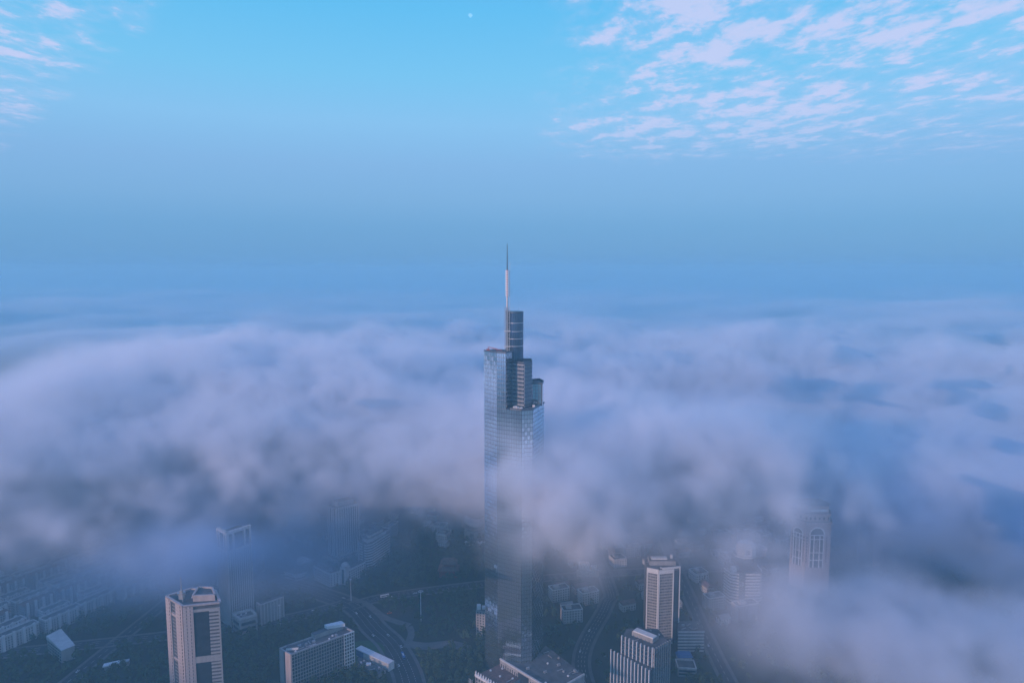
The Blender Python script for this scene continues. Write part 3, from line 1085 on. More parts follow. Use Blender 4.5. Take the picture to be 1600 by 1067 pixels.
# red pagoda hall in the park
t = thing('red_pagoda', (-88, 915, 0), 'red drum-tower hall with tiered eaves half hidden by park trees', 'pavilion')
MB().box(-101, -75, 907, 925, 0, 10).build('base', M['temple'], t)
for z, h, k in ((10, 3.4, 0), (18.5, 4.6, 3)):
    MB().prism([(-103 + k, 905 + k), (-73 - k, 905 + k), (-73 - k, 927 - k), (-103 + k, 927 - k)], z, z + h, taper=.62).build('roof', M['tile'], t)
MB().box(-95, -81, 911, 921, 13.4, 18.5).build('upper_storey', M['temple'], t)
for x in (-98, -92, -84, -78):
    MB().box(x - .6, x + .6, 906.3, 907, 0, 9.8).build('column', M['temple'], t)
# ornate white-roofed building at the bottom edge
t = thing('ornate_white_building', (-20, 636, 0), 'dark roofed building with an ornate white carved parapet at the bottom edge', 'building')
q = [(-37, 650), (-12, 626), (14, 650), (-8, 675)]
MB().prism(q, 0, 17, 0, 1).build('wall', [M['concrete'], M['tile']], t)
E = edge(q, 0)
MB().obox(E, 0, E[3], -.6, .9, 17, 19.2).build('parapet', M['white'], t)
me = MB().obox(((0, 0), E[1], E[2], 0), -.7, .7, -.3, .6, 0, 2.6).prism([(-.4, -.4), (.4, -.4), (.4, .4), (-.4, .4)], 2.6, 4, taper=.2).mesh('finial', M['white'])
for k in range(10):
    piece('finial', me, t, on(E, 1 + k * (E[3] - 2) / 9, 0, 19.2))
me = MB().box(-.8, .8, -.1, .1, -1.3, 1.3).mesh('window', M['glass'])
for k in range(9):
    for z in (5, 10, 14.2):
        piece('window', me, t, on(E, 2 + k * (E[3] - 4) / 8, .05, z), ang(E))
me = None
for k, (x, y) in enumerate(((-43, 646), (-41.5, 644.5), (-40, 643))):
    fp = MB().cyl(x, y, .35, 0, 17, 6, 0, .2).build('flagpole', M['lamp'])
    tag(fp, ('leftmost', 'middle', 'rightmost')[k] + ' of the slim white flagpoles beside the ornate white building at the bottom edge', 'flagpole', 'flagpoles by the ornate building')
t = thing('white_roofed_shed', (-424, 692, 0), 'small shed with bright white roof strip alone among dark trees at lower left', 'shed')
MB().prism([(-434, 686), (-418, 694), (-420, 699), (-436, 691)], 0, 4).build('wall', M['concrete'], t)
MB().prism([(-435, 685), (-417, 694), (-420, 700), (-437, 691)], 4, 5.2).build('roof', M['white'], t)
MB().prism([(-417.5, 694.2), (-413, 696), (-415, 701), (-419, 699)], 0, 5).build('annex', M['pale'], t)
t = thing('wedge_roof_house', (-500, 715, 0), 'pale wedge roofed block in front of the left housing rows', 'house')
b = MB().prism([(-518, 722), (-488, 700), (-480, 710), (-510, 733)], 0, 15, 0, 1)
b.build('wall', [M['concrete'], M['roof']], t)
b = MB()
b.face([(-519, 722, 19), (-487, 699, 15.1), (-479, 710, 15.1), (-510, 734, 21)])
b.face([(-510, 734, 21), (-479, 710, 15.1), (-479, 710, 14.6), (-510, 734, 15.1)])
b.face([(-487, 699, 15.1), (-519, 722, 19), (-519, 722, 15.1), (-487, 699, 14.6)])
b.face([(-519, 722, 19), (-510, 734, 21), (-510, 734, 15.1), (-519, 722, 15.1)])
b.build('roof', M['pale'], t)
E = edge([(-518, 722), (-488, 700), (-480, 710)], 0)
me = MB().box(-1, 1, -.1, .1, -1, 1).mesh('window', M['glass'])
for j in range(8):
    for k in range(4):
        piece('window', me, t, on(E, 3 + j * 4.4, .05, 2.6 + k * 3.4), ang(E))
t = thing('misty_dome_hall', (-592, 1140, 0), 'pale domed rooftop glimpsed through the fog right of the far mast tower', 'building')
MB().box(-610, -574, 1130, 1155, 0, 36).build('wall', M['pale'], t)
b = MB()
for k in range(5):
    b.cyl(-592, 1142, 13 * math.cos(k * .3), 36 + 9 * math.sin(k * .3), 36 + 9 * math.sin((k + 1) * .3), 16, 0, 13 * math.cos((k + 1) * .3))
b.build('dome', M['white'], t)
t = thing('misty_slab', (-395, 1080, 0), 'faint ribbed slab tower dissolving in the fog above the ribbed tower', 'building')
q = [(-402, 1082), (-392, 1072), (-378, 1084), (-388, 1094)]
MB().prism(q, 0, 92, 0, 1).build('wall', [M['concrete'], M['roof']], t)
E = edge(q, 0)
me = MB().obox(((0, 0), E[1], E[2], 0), -.6, .6, -.1, .6, 0, 92).mesh('rib', M['pale'])
for i in (0, 1):
    E = edge(q, i)
    for k in range(5):
        piece('rib', me, t, on(E, 1 + k * (E[3] - 2) / 4))


# ------------------------------------------------------------------ plant on the larger roofs
ru = [MB().box(-1.6, 1.6, -1, 1, 0, 1.8).mesh('roof_unit', M['steel']), MB().box(-.8, .8, -.8, .8, 0, 1.2).mesh('roof_unit', M['white']),
      MB().cyl(0, 0, 1.1, 0, 1.5, 10).mesh('roof_unit', M['concrete']), MB().box(-3.2, 3.2, -.35, .35, .3, .9).mesh('roof_duct', M['steel'])]
rr = random.Random(8)
for nm, poly, z, n in (('pink_office_tower', inset(A, 3), A_H - 1.99, 7), ('grid_slab_block', inset(Eq, 4), EH - 1.19, 16), ('podium_hall', inset(POD, 5), 24.01, 14), ('framed_tower', inset(F, 3), FH - .99, 6),
                       ('columned_tower', inset(G_, 3), GH + .01, 6), ('stepped_block', [(188, 725), (211, 725), (211, 742), (192, 742)], 24.01, 6), ('flat_annex', [(-164, 694), (-143, 676), (-138, 682), (-164, 700)], 4.51, 5),
                       ('podium_block', [(-327, 770), (-317.5, 761), (-305, 768), (-313, 777)], 18.01, 5), ('banded_office', [(-218, 947), (-206, 932), (-185, 974), (-195, 985)], 38.01, 5),
                       ('white_office_wings', [(-271, 903), (-245, 881), (-237, 893), (-262, 912)], 18.01, 6), ('ornate_white_building', [(-33, 650), (-12, 630), (10, 650), (-8, 671)], 17.01, 8)):
    o = bpy.data.objects[nm]
    x0, x1, y0, y1 = min(p[0] for p in poly), max(p[0] for p in poly), min(p[1] for p in poly), max(p[1] for p in poly)
    k = 0
    for _ in range(400):
        x, y = rr.uniform(x0, x1), rr.uniform(y0, y1)
        r_ = False
        for i in range(len(poly)):
            (ax, ay), (bx_, by_) = poly[i], poly[i - 1]
            if (ay > y) != (by_ > y) and x < (bx_ - ax) * (y - ay) / (by_ - ay) + ax:
                r_ = not r_
        if r_ and k < n:
            me = rr.choice(ru)
            piece(me.name.split('.')[0], me, o, (x, y, z), rr.choice((.5, .7, 2.2)))
            k += 1

# ------------------------------------------------------------------ housing rows (left) and low city (right)
rnd = random.Random(5)


def apartment(L_, W_, H_, roofkind, wallm):
    t = thing('apartment_block', (0, 0, 0), '', 'apartment block')
    q = [(-L_ / 2, -W_ / 2), (L_ / 2, -W_ / 2), (L_ / 2, W_ / 2), (-L_ / 2, W_ / 2)]
    MB().prism(q, 0, H_, 0, 1).build('wall', [wallm, M['roof']], t)
    if roofkind:
        b = MB()
        b.face([(-L_ / 2 - .6, -W_ / 2 - .6, H_ + .02), (L_ / 2 + .6, -W_ / 2 - .6, H_ + .02), (L_ / 2 - 2, 0, H_ + 3), (-L_ / 2 + 2, 0, H_ + 3)])
        b.face([(L_ / 2 + .6, W_ / 2 + .6, H_ + .02), (-L_ / 2 - .6, W_ / 2 + .6, H_ + .02), (-L_ / 2 + 2, 0, H_ + 3), (L_ / 2 - 2, 0, H_ + 3)])
        b.face([(L_ / 2 + .6, -W_ / 2 - .6, H_ + .02), (L_ / 2 + .6, W_ / 2 + .6, H_ + .02), (L_ / 2 - 2, 0, H_ + 3)])
        b.face([(-L_ / 2 - .6, W_ / 2 + .6, H_ + .02), (-L_ / 2 - .6, -W_ / 2 - .6, H_ + .02), (-L_ / 2 + 2, 0, H_ + 3)])
        b.build('roof', M['tile'], t)
    else:
        b = MB()
        for i in range(4):
            E = edge(q, i)
            b.obox(E, 0, E[3], -.4, .25, H_, H_ + 1)
        b.build('parapet', M['white'], t)
    n = max(2, int(L_ / 9))
    me = MB().box(-1.3, 1.3, -.9, .9, 0, H_ + 2.0).mesh('stair_bay', M['white'])
    for s in (-1, 1):
        for k in range(n):
            piece('stair_bay', me, t, (-L_ / 2 + L_ * (k + .5) / n, s * (W_ / 2 + .35), 0))
    b = MB()
    for i in range(4):
        E = edge(q, i)
        m_ = int(E[3] / 3)
        for k in range(int(H_ / 3)):
            for j in range(m_):
                a = E[3] * (j + .5) / m_
                b.obox(E, a - .6, a + .6, -.05, .06, 1 + k * 3, 2.5 + k * 3)
    b.build('window', M['glass'], t, 'stuff')
    return t


protos = [apartment(42, 12, 17, 0, M['pale']), apartment(36, 12, 19, 1, M['concrete']), apartment(30, 13, 15, 0, M['white'])]
used = set()
APT = []
ur, vr = (.50, .866), (-.866, .50)
for r in range(8):
    for i in range(6):
        x = -566 + ur[0] * (i * 46 + (r % 2) * 9) + vr[0] * r * 27 + rnd.uniform(-3, 3)
        y = 738 + ur[1] * (i * 46 + (r % 2) * 9) + vr[1] * r * 27 + rnd.uniform(-3, 3)
        if abs(x) > .76 * (y * .9945 + 44) + 20 or x > -455 or y > 1010:
            continue
        k = (r * 5 + i * 3) % 3
        o = protos[k] if k not in used else copy_tree(protos[k])
        used.add(k)
        o.location = (x, y, 0)
        o.rotation_euler.z = math.atan2(ur[1], ur[0]) + rnd.uniform(-.05, .05)
        tag(o, '', group='apartment blocks in rows at the left edge')
        APT.append((r, i, k, o))
        c, s = math.cos(o.rotation_euler.z), math.sin(o.rotation_euler.z)
        FOOT.append([(x + c * a - s * b_, y + s * a + c * b_) for a, b_ in ((-22, -8), (22, -8), (22, 8), (-22, 8))])

ORD = ['first', 'second', 'third', 'fourth', 'fifth', 'sixth', 'seventh', 'eighth', 'ninth', 'tenth', 'eleventh', 'twelfth', 'thirteenth', 'fourteenth', 'fifteenth', 'sixteenth']
rows_ = sorted({r for r, *_ in APT})
for r, i, k, o in APT:
    rk = ORD[rows_.index(r)]
    ik = ORD[sorted(j for q, j, *_ in APT if q == r).index(i)]
    o['label'] = '%s apartment block, %s from the near end of the %s row from the trees' % (('pale flat-roofed', 'grey tile-roofed', 'short white')[k], ik, rk)


def house(L_, W_, H_, kind, wallm):
    t = thing('city_house', (0, 0, 0), '', 'house')
    q = [(-L_ / 2, -W_ / 2), (L_ / 2, -W_ / 2), (L_ / 2, W_ / 2), (-L_ / 2, W_ / 2)]
    MB().prism(q, 0, H_, 0, 1).build('wall', [wallm, M['roof']], t)
    if kind == 1:
        b = MB()
        e = .7
        b.face([(-L_ / 2 - e, -W_ / 2 - e, H_), (L_ / 2 + e, -W_ / 2 - e, H_), (L_ / 2 + e, 0, H_ + W_ * .3), (-L_ / 2 - e, 0, H_ + W_ * .3)])
        b.face([(L_ / 2 + e, W_ / 2 + e, H_), (-L_ / 2 - e, W_ / 2 + e, H_), (-L_ / 2 - e, 0, H_ + W_ * .3), (L_ / 2 + e, 0, H_ + W_ * .3)])
        b.face([(L_ / 2 + e, -W_ / 2 - e, H_), (L_ / 2 + e, W_ / 2 + e, H_), (L_ / 2 + e, 0, H_ + W_ * .3)])
        b.face([(-L_ / 2 - e, W_ / 2 + e, H_), (-L_ / 2 - e, -W_ / 2 - e, H_), (-L_ / 2 - e, 0, H_ + W_ * .3)])
        b.build('roof', M['tile'] if wallm is not M['white'] else M['concrete'], t)
    else:
        b = MB()
        for i in range(4):
            E = edge(q, i)
            b.obox(E, 0, E[3], -.5, .3, H_, H_ + .9)
        b.build('parapet', M['white'], t)
        MB().box(-L_ * .3, -L_ * .02, -W_ * .2, W_ * .25, H_, H_ + 2.8).build('roof_house', M['pale'], t)
    b = MB()
    for i in range(4):
        E = edge(q, i)
        m_ = max(2, int(E[3] / 3.4))
        for k in range(max(1, int(H_ / 3.2))):
            for j in range(m_):
                a = E[3] * (j + .5) / m_
                b.obox(E, a - .7, a + .7, -.05, .06, 1 + k * 3.2, 2.6 + k * 3.2)
    b.build('window', M['glass'], t, 'stuff')
    return t


HP = [(house(18, 11, 9, 1, M['pale']), 'tile-roofed low house'), (house(24, 14, 16, 0, M['pale']), 'pale flat-roofed mid-rise'),
      (house(14, 10, 7, 1, M['white']), 'small white grey-roofed house'), (house(30, 13, 21, 0, M['concrete']), 'grey flat-roofed slab'),
      (house(20, 18, 12, 0, M['white']), 'white boxy flat-roofed block')]
HOUSES = []
HPU = set()
ROADPTS = [(p, w_) for pts, w_ in ROADS for p in pts]
ROADD = []
for pts, w_ in ROADS:
    for a, c in zip(pts, pts[1:]):
        n_ = max(1, int(math.hypot(c[0] - a[0], c[1] - a[1]) / 6))
        ROADD += [(a[0] + (c[0] - a[0]) * i / n_, a[1] + (c[1] - a[1]) * i / n_, w_ / 2 + 3.5) for i in range(n_)]
ROADD += [(x, y, 8) for x, y in smooth([(-212, 847), (-186, 832), (-157, 799), (-123, 779), (-118, 760), (-119, 738), (-98, 734), (-70, 738), (-50, 728)], 6)]
RD = np.array(ROADD)
FB = None


def inside(poly, x, y):
    r = False
    for i in range(len(poly)):
        (x0, y0), (x1, y1) = poly[i], poly[i - 1]
        if (y0 > y) != (y1 > y) and x < (x1 - x0) * (y - y0) / (y1 - y0) + x0:
            r = not r
    return r


def free(x, y, m, road=True):
    if road and (np.hypot(RD[:, 0] - x, RD[:, 1] - y) < RD[:, 2] + m * .6).any():
        return False
    for p in FOOT:
        bx0, bx1 = min(q[0] for q in p), max(q[0] for q in p)
        by0, by1 = min(q[1] for q in p), max(q[1] for q in p)
        if bx0 - m < x < bx1 + m and by0 - m < y < by1 + m:
            if any(inside(p, x + dx * m, y + dy * m) for dx, dy in ((0, 0), (1, 0), (-1, 0), (0, 1), (0, -1), (.7, .7), (-.7, .7), (.7, -.7), (-.7, -.7))):
                return False
    return True


def put_house(x, y, k, rz):
    p, lab = HP[k]
    o = p if k not in HPU else copy_tree(p)
    HPU.add(k)
    o.location = (x, y, 0)
    o.rotation_euler.z = rz
    tag(o, '', group='low buildings of the misty city')
    HOUSES.append((x, y, k, o))
    c, s = math.cos(rz), math.sin(rz)
    FOOT.append([(x + c * a - s * b_, y + s * a + c * b_) for a, b_ in ((-13, -8), (13, -8), (13, 8), (-13, 8))])


for (x0, x1, y0, y1, stp, keep, th) in ((66, 560, 790, 1130, 27, .74, .3), (-470, -100, 1015, 1180, 30, .6, -.35), (-640, -330, 880, 1010, 30, .25, .4)):
    y = y0
    while y < y1:
        x = x0
        while x < x1:
            xx, yy = x + rnd.uniform(-7, 7), y + rnd.uniform(-7, 7)
            if rnd.random() < keep and xx / yy < .43 and free(xx, yy, 13):
                put_house(xx, yy, rnd.choice((0, 0, 1, 2, 2, 3, 4)), th + rnd.choice((0, 0, 1.5708)) + rnd.uniform(-.12, .12))
            x += stp
        y += stp
ZONES = [('between the skyscraper and the framed tower', lambda x, y: x / y > .02 and x / y < .19 and x > 0),
         ('between the framed tower and the lantern tower', lambda x, y: .19 <= x / y < .335),
         ('right of the lantern tower', lambda x, y: x / y >= .335),
         ('beyond the park left of the skyscraper', lambda x, y: -.235 < x / y <= .02),
         ('in the fog behind the ribbed tower', lambda x, y: x / y <= -.235)]
for zn, test in ZONES:
    for k in range(5):
        L_ = sorted([(y, o) for x, y, kk, o in HOUSES if kk == k and test(x, y)], key=lambda q: q[0])
        for j, (y, o) in enumerate(L_):
            o['label'] = '%s %s, %s nearest' % (HP[k][1], zn, ORD[min(j, 15)])
# a bright little pair right of the skyscraper
t = thing('white_twin_hall', (103, 918, 0), 'bright white hall with a smaller white box beside it right of the skyscraper', 'house')
MB().box(94, 108, 914, 922, 0, 14).build('wall', [M['white']], t)
MB().prism([(93, 913), (109, 913), (109, 923), (93, 923)], 14, 17, taper=.8).build('roof', M['white'], t)
MB().box(111, 119, 914, 920, 0, 13).build('annex', M['white'], t)
MB().box(90, 121, 909, 912.5, 0, 9).build('front_wall', M['pale'], t)

# ------------------------------------------------------------------ lamp masts and vehicles
for (x, y, h, lab) in ((-110.5, 789, 38, 'tall white lamp mast with a ring of floodlights beside the roundabout'),
                       (-207.5, 840.5, 29, 'thin white lamp mast at the road corner below the domed wing'),
                       (-278, 778.5, 26, 'short white lamp mast left of the grid slab block roof')):
    t = thing('lamp_mast', (x, y, 0), lab, 'lamp mast')
    MB().cyl(x, y, .42, .1, h, 8, 0, .25).build('pole', M['lamp'], t)
    b = MB()
    R = 2.6 if h > 30 else 1.2
    for k in range(12):
        a, c = k * .5236, (k + 1) * .5236
        b.tube((x + R * math.cos(a), y + R * math.sin(a), h), (x + R * math.cos(c), y + R * math.sin(c), h), .14, 4)
    for k in range(4):
        b.tube((x, y, h - .2), (x + R * math.cos(k * 1.5708), y + R * math.sin(k * 1.5708), h), .1, 4)
    b.build('lamp_ring', M['lamp'], t)
    lm = MB().box(-.35, .35, -.3, .3, -.35, .05).mesh('floodlight', M['lamp'])
    for k in range(6):
        piece('floodlight', lm, t, (x + R * math.cos(k * 1.047), y + R * math.sin(k * 1.047), h), k * 1.047)


def vehicle(name, L_, W_, H_, m, cat, bus=False):
    t = thing(name, (0, 0, 0), '', cat)
    if bus:
        MB().box(-L_ / 2, L_ / 2, -W_ / 2, W_ / 2, .45, H_).build('body', m, t)
        b = MB().box(-L_ / 2 + .4, L_ / 2 - .4, -W_ / 2 - .03, W_ / 2 + .03, 1.5, 2.5)
        b.box(L_ / 2 - .1, L_ / 2 + .04, -W_ / 2 + .2, W_ / 2 - .2, 1.3, 2.6)
        b.build('window_strip', M['glass'], t)
        MB().box(-L_ * .2, L_ * .2, -W_ * .3, W_ * .3, H_, H_ + .25).build('roof_unit', M['white'], t)
    else:
        MB().prism([(-L_ / 2, -W_ / 2), (L_ / 2, -W_ / 2), (L_ / 2, W_ / 2), (-L_ / 2, W_ / 2)], .3, .85, taper=.97).build('body', m, t)
        MB().prism([(-L_ * .38, -W_ * .46), (L_ * .2, -W_ * .46), (L_ * .2, W_ * .46), (-L_ * .38, W_ * .46)], .85, H_, taper=.78).build('cabin', [M['glass']], t)
        MB().box(-L_ * .25, L_ * .07, -W_ * .36, W_ * .36, H_, H_ + .04).build('roof', m, t)
        for s in (-1, 1):
            MB().box(L_ / 2 - .12, L_ / 2 + .02, s * W_ * .33 - .18, s * W_ * .33 + .18, .55, .75).build('headlight', M['lamp'], t)
    r = .48 if bus else .33
    wb = MB()
    wb.tube((0, -.14, 0), (0, .14, 0), r, 10)
    wm_ = wb.mesh('wheel', M['tyre'])
    for sx in (-.32, .32):
        for sy in (-1, 1):
            piece('wheel', wm_, t, (sx * L_, sy * (W_ / 2 - .1), r))
    return t


def road_pose(i, f, side):
    pts, w_ = ROADS[i]
    k = int(f)
    a, c = pts[k], pts[k + 1]
    fr = f - k
    ux, uy = c[0] - a[0], c[1] - a[1]
    l = math.hypot(ux, uy)
    return (a[0] + ux * fr - uy / l * side, a[1] + uy * fr + ux / l * side, .085), math.atan2(uy, ux) + (0 if side < 0 else math.pi)


for (x, y, rz, o, lab) in (
        (-120, 712, -1.2, vehicle('bus', 12, 2.5, 3.1, M['blue'], 'bus', True), 'bright blue bus on the dark road below the promenade'),
        (-166, 851, .45, vehicle('bus', 11, 2.5, 3.1, M['whitecar'], 'bus', True), 'white bus on the road above the roundabout promenade'),
        (-152, 808, .5, vehicle('van', 5.5, 2.2, 2.2, M['orange'], 'van'), 'small orange van beside the roundabout promenade')):
    o.location = (x, y, .09)
    o.rotation_euler.z = rz
    o['label'] = lab
cars = [vehicle('parked_car', 4.5, 1.8, 1.45, M['whitecar'], 'car'), vehicle('parked_car', 4.5, 1.8, 1.45, M['darkcar'], 'car')]
cu = set()
RN = ['main road curving past the slab block', 'road beyond the roundabout', 'road running left from the roundabout', 'winding road right of the skyscraper', 'straight road beside the framed tower', 'road beside the left housing rows']
CN = {}
for n_, (i, f, side) in enumerate([(0, 20.3, 5), (0, 24.5, -4), (0, 28.2, 5), (0, 31.0, -8), (0, 12.5, 6), (0, 34.5, 4), (0, 37.0, -5), (1, 5.5, 3), (1, 11.4, -3), (1, 14.2, 3), (2, 4.5, -4),
                                   (2, 8.7, 3.5), (3, 9.3, 3), (3, 14.5, -3), (4, 9.5, 3), (4, 12.8, -3), (5, 6.4, 3), (5, 9.0, -3), (0, 18.2, -6), (0, 22.6, 8), (0, 26.1, -9), (0, 29.7, 9), (0, 33.0, 8), (1, 3.1, -3), (1, 8.6, -3), (3, 6.2, -3), (3, 11.8, 3), (3, 17.1, 3), (4, 5.2, -3), (4, 15.5, 3)]):
    k = n_ % 2
    o = cars[k] if k not in cu else copy_tree(cars[k])
    cu.add(k)
    o.location, o.rotation_euler.z = road_pose(i, f, side)
    CN[(i, k)] = CN.get((i, k), 0) + 1
    tag(o, 'small %s car on the %s, %s from its start' % (('white', 'dark')[k], RN[i], ORD[CN[(i, k)] - 1]), group='cars on the roads')

# ------------------------------------------------------------------ trees
def crown_quads(rg, n, r, h, size, cz):
    """leaf clumps spread through an uneven crown of several lobes"""
    lobes = [(Vector((rg.uniform(-.5, .5) * r, rg.uniform(-.5, .5) * r, cz + rg.uniform(-.35, .4) * h)), rg.uniform(.45, .75)) for _ in range(6)]
    v, f = [], []
    for k in range(n):
        c, s = rg.choice(lobes)
        d = Vector((rg.gauss(0, 1), rg.gauss(0, 1), rg.gauss(.25, 1))).normalized() * (rg.random() ** .35)
        p = c + Vector((d.x * r * s, d.y * r * s, d.z * h * s * .6))
        a = (d + Vector((rg.uniform(-.6, .6), rg.uniform(-.6, .6), rg.uniform(0, .8)))).normalized()
        e1 = a.orthogonal().normalized()
        e2 = a.cross(e1)
        th = rg.uniform(0, 6.28)
        x1, x2 = e1 * math.cos(th) + e2 * math.sin(th), e2 * math.cos(th) - e1 * math.sin(th)
        q = size * rg.uniform(.6, 1.3)
        b = len(v)
        v += [tuple(p + x1 * q), tuple(p + x2 * q * .8 + a * q * .2), tuple(p - x1 * q), tuple(p - x2 * q * .8 + a * q * .2)]
        f += [(b, b + 1, b + 2), (b, b + 2, b + 3)]
    return v, f


rg = random.Random(3)
tprot = []
for k in range(6):
    r, h = rg.uniform(3.6, 5.0), rg.uniform(6, 8)
    v, f = crown_quads(rg, 210, r, h, .85, 4 + h * .5)
    me = bpy.data.meshes.new('crown')
    me.from_pydata(v, [], f)
    me.materials.append(M['leaf'])
    b = MB().cyl(0, 0, .34, 0, 4.6, 7, 0, .22)
    for j in range(5):
        a = j * 1.257 + rg.random()
        b.tube((0, 0, 3 + .3 * j), (r * .55 * math.cos(a), r * .55 * math.sin(a), 5.2 + .6 * j), .11, 4)
    tprot.append((me, b.mesh('trunk', M['bark'])))
spots = []
nz = np.random.default_rng(4)
y = 560.0
while y < 1060:
    x = -700.0
    while x < 640:
        xx, yy = x + rg.uniform(-3.6, 3.6), y + rg.uniform(-3.6, 3.6)
        x += 8.6
        if abs(xx) > .76 * (yy * .9945 + 44) + 15 or yy < 610:
            continue
        dens = .5 + .5 * math.sin(xx * .021 + 1.3) * math.sin(yy * .017 + .6) + .35 * math.sin(xx * .05 + yy * .043)
        park = xx < -10
        if rg.random() > (.92 if park and dens > .18 else .50 if park else .42 if dens > .3 else .16):
            continue
        if (xx + 168) ** 2 / 30 ** 2 + (yy - 722) ** 2 / 28 ** 2 < 1:
            continue
        if free(xx, yy, 3.6):
            spots.append((xx, yy))
    y += 7.8
spots.sort(key=lambda s: s[1] + abs(s[0]) * .15)
print('trees', len(spots), time.time() - T0)
near, far = spots[:295], spots[295:]
for k, (x, y) in enumerate(near):
    cm, tm = tprot[k % 6]
    t = bpy.data.objects.new('tree', None)
    col.objects.link(t)
    t.location = (x, y, 0)
    t.rotation_euler.z = rg.uniform(0, 6.28)
    t.scale = [rg.uniform(.75, 1.2)] * 3
    tag(t, 'dark leafy broadleaf tree among the many around the near streets and square', 'tree', 'trees around the near streets and square')
    for nm, me in (('trunk', tm), ('crown', cm)):
        o = bpy.data.objects.new(nm, me)
        col.objects.link(o)
        o.parent = t
VV, FF, base = [], [], 0
wood = []
for k in range(5):
    v, f = crown_quads(rg, 52, 4.4, 7, 1.35, 6.5)
    wood.append((np.array(v), np.array(f)))
for k, (x, y) in enumerate(far):
    v, f = wood[k % 5]
    a, s = rg.uniform(0, 6.28), rg.uniform(.7, 1.25)
    R_ = np.array(((math.cos(a), -math.sin(a), 0), (math.sin(a), math.cos(a), 0), (0, 0, 1))) * s
    VV.append(v @ R_.T + (x, y, 0))
    FF.append(f + base)
    base += len(v)
VV, FF = np.concatenate(VV), np.concatenate(FF)
me = bpy.data.meshes.new('woodland')
me.from_pydata(VV.tolist(), [], FF.tolist())
me.materials.append(M['leaf'])
o = bpy.data.objects.new('woodland', me)
col.objects.link(o)
tag(o, 'mass of dark tree crowns filling the park and the gaps between distant buildings', 'woodland', kind='stuff')

# ------------------------------------------------------------------ daytime moon, far outside the air
mm = bpy.data.materials.new('moon_rock')
mm.use_nodes = True
n = mm.node_tree
n.nodes.clear()
out = n.nodes.new('ShaderNodeOutputMaterial')
ad = n.nodes.new('ShaderNodeAddShader')
tr = n.nodes.new('ShaderNodeBsdfTransparent')
df = n.nodes.new('ShaderNodeBsdfDiffuse')
nzm = n.nodes.new('ShaderNodeTexNoise')
nzm.inputs['Scale'].default_value = .012
rp = n.nodes.new('ShaderNodeValToRGB')
rp.color_ramp.elements[0].color = (.05, .05, .05, 1)
rp.color_ramp.elements[1].color = (.17, .165, .16, 1)
tcm = n.nodes.new('ShaderNodeTexCoord')
n.links.new(tcm.outputs['Object'], nzm.inputs['Vector'])
n.links.new(nzm.outputs['Fac'], rp.inputs[0])
n.links.new(rp.outputs[0], df.inputs['Color'])
n.links.new(tr.outputs[0], ad.inputs[0])
n.links.new(df.outputs[0], ad.inputs[1])
n.links.new(ad.outputs[0], out.inputs['Surface'])
bm = bmesh.new()
bmesh.ops.create_icosphere(bm, subdivisions=3, radius=145)
me = bpy.data.meshes.new('moon')
bm.to_mesh(me)
bm.free()
me.polygons.foreach_set('use_smooth', [True] * len(me.polygons))
me.materials.append(mm)
o = bpy.data.objects.new('moon', me)
col.objects.link(o)
o.location = (-2910, 49900, 18100)
tag(o, 'tiny pale daytime moon in the clear blue sky above the skyscraper', 'moon')

# ------------------------------------------------------------------ fog: voxel banks, one unseen and added for its shade, and the even haze
def volmat(name, dens, c, an):
    m = bpy.data.materials.new(name)
    m.use_nodes = True
    n = m.node_tree
    n.nodes.clear()
    o = n.nodes.new('ShaderNodeOutputMaterial')
    v = n.nodes.new('ShaderNodeVolumePrincipled')
    v.inputs['Density'].default_value = dens
    v.inputs['Color'].default_value = (*c, 1)
    v.inputs['Anisotropy'].default_value = an
    n.links.new(v.outputs[0], o.inputs['Volume'])
    return m


def noise3(shape, spacing, beta, seed, lo_):
    r = np.random.default_rng(seed).standard_normal(shape).astype(np.float32)
    k0, k1 = np.fft.fftfreq(shape[0], d=spacing[0]), np.fft.fftfreq(shape[1], d=spacing[1])
    k2 = np.fft.rfftfreq(shape[2], d=spacing[2])
    K2 = k0[:, None, None] ** 2 + k1[None, :, None] ** 2 + k2[None, None, :] ** 2
    f = np.fft.irfftn(np.fft.rfftn(r) / (K2 + (1 / lo_) ** 2) ** (beta / 2), s=shape)
    f -= f.mean()
    return (f / f.std()).astype(np.float32)


def shift(n, dx, dy, dz):
    """resample a noise field at displaced voxels (domain warp)"""
    I, J, K = np.indices(n.shape, dtype=np.int32)
    return n[(I + dx.astype(np.int32)) % n.shape[0], (J + dy.astype(np.int32)) % n.shape[1], (K + dz.astype(np.int32)) % n.shape[2]]


def grid(mn, mx, step):
    res = [int(round((mx[i] - mn[i]) / step[i])) + 1 for i in range(3)]
    ax = [np.linspace(mn[i], mx[i], res[i], dtype=np.float32) for i in range(3)]
    return res, np.meshgrid(*ax, indexing='ij', sparse=True)


def ss(a, b, x):
    t = np.clip((x - a) / (b - a), 0, 1)
    return t * t * (3 - 2 * t)


def bx(X, Y, x, y, rx, ry, rot=0):
    c, s_ = math.cos(rot), math.sin(rot)
    u = (X - x) * c + (Y - y) * s_
    v = -(X - x) * s_ + (Y - y) * c
    return np.exp(-((u / rx) ** 2 + (v / ry) ** 2))


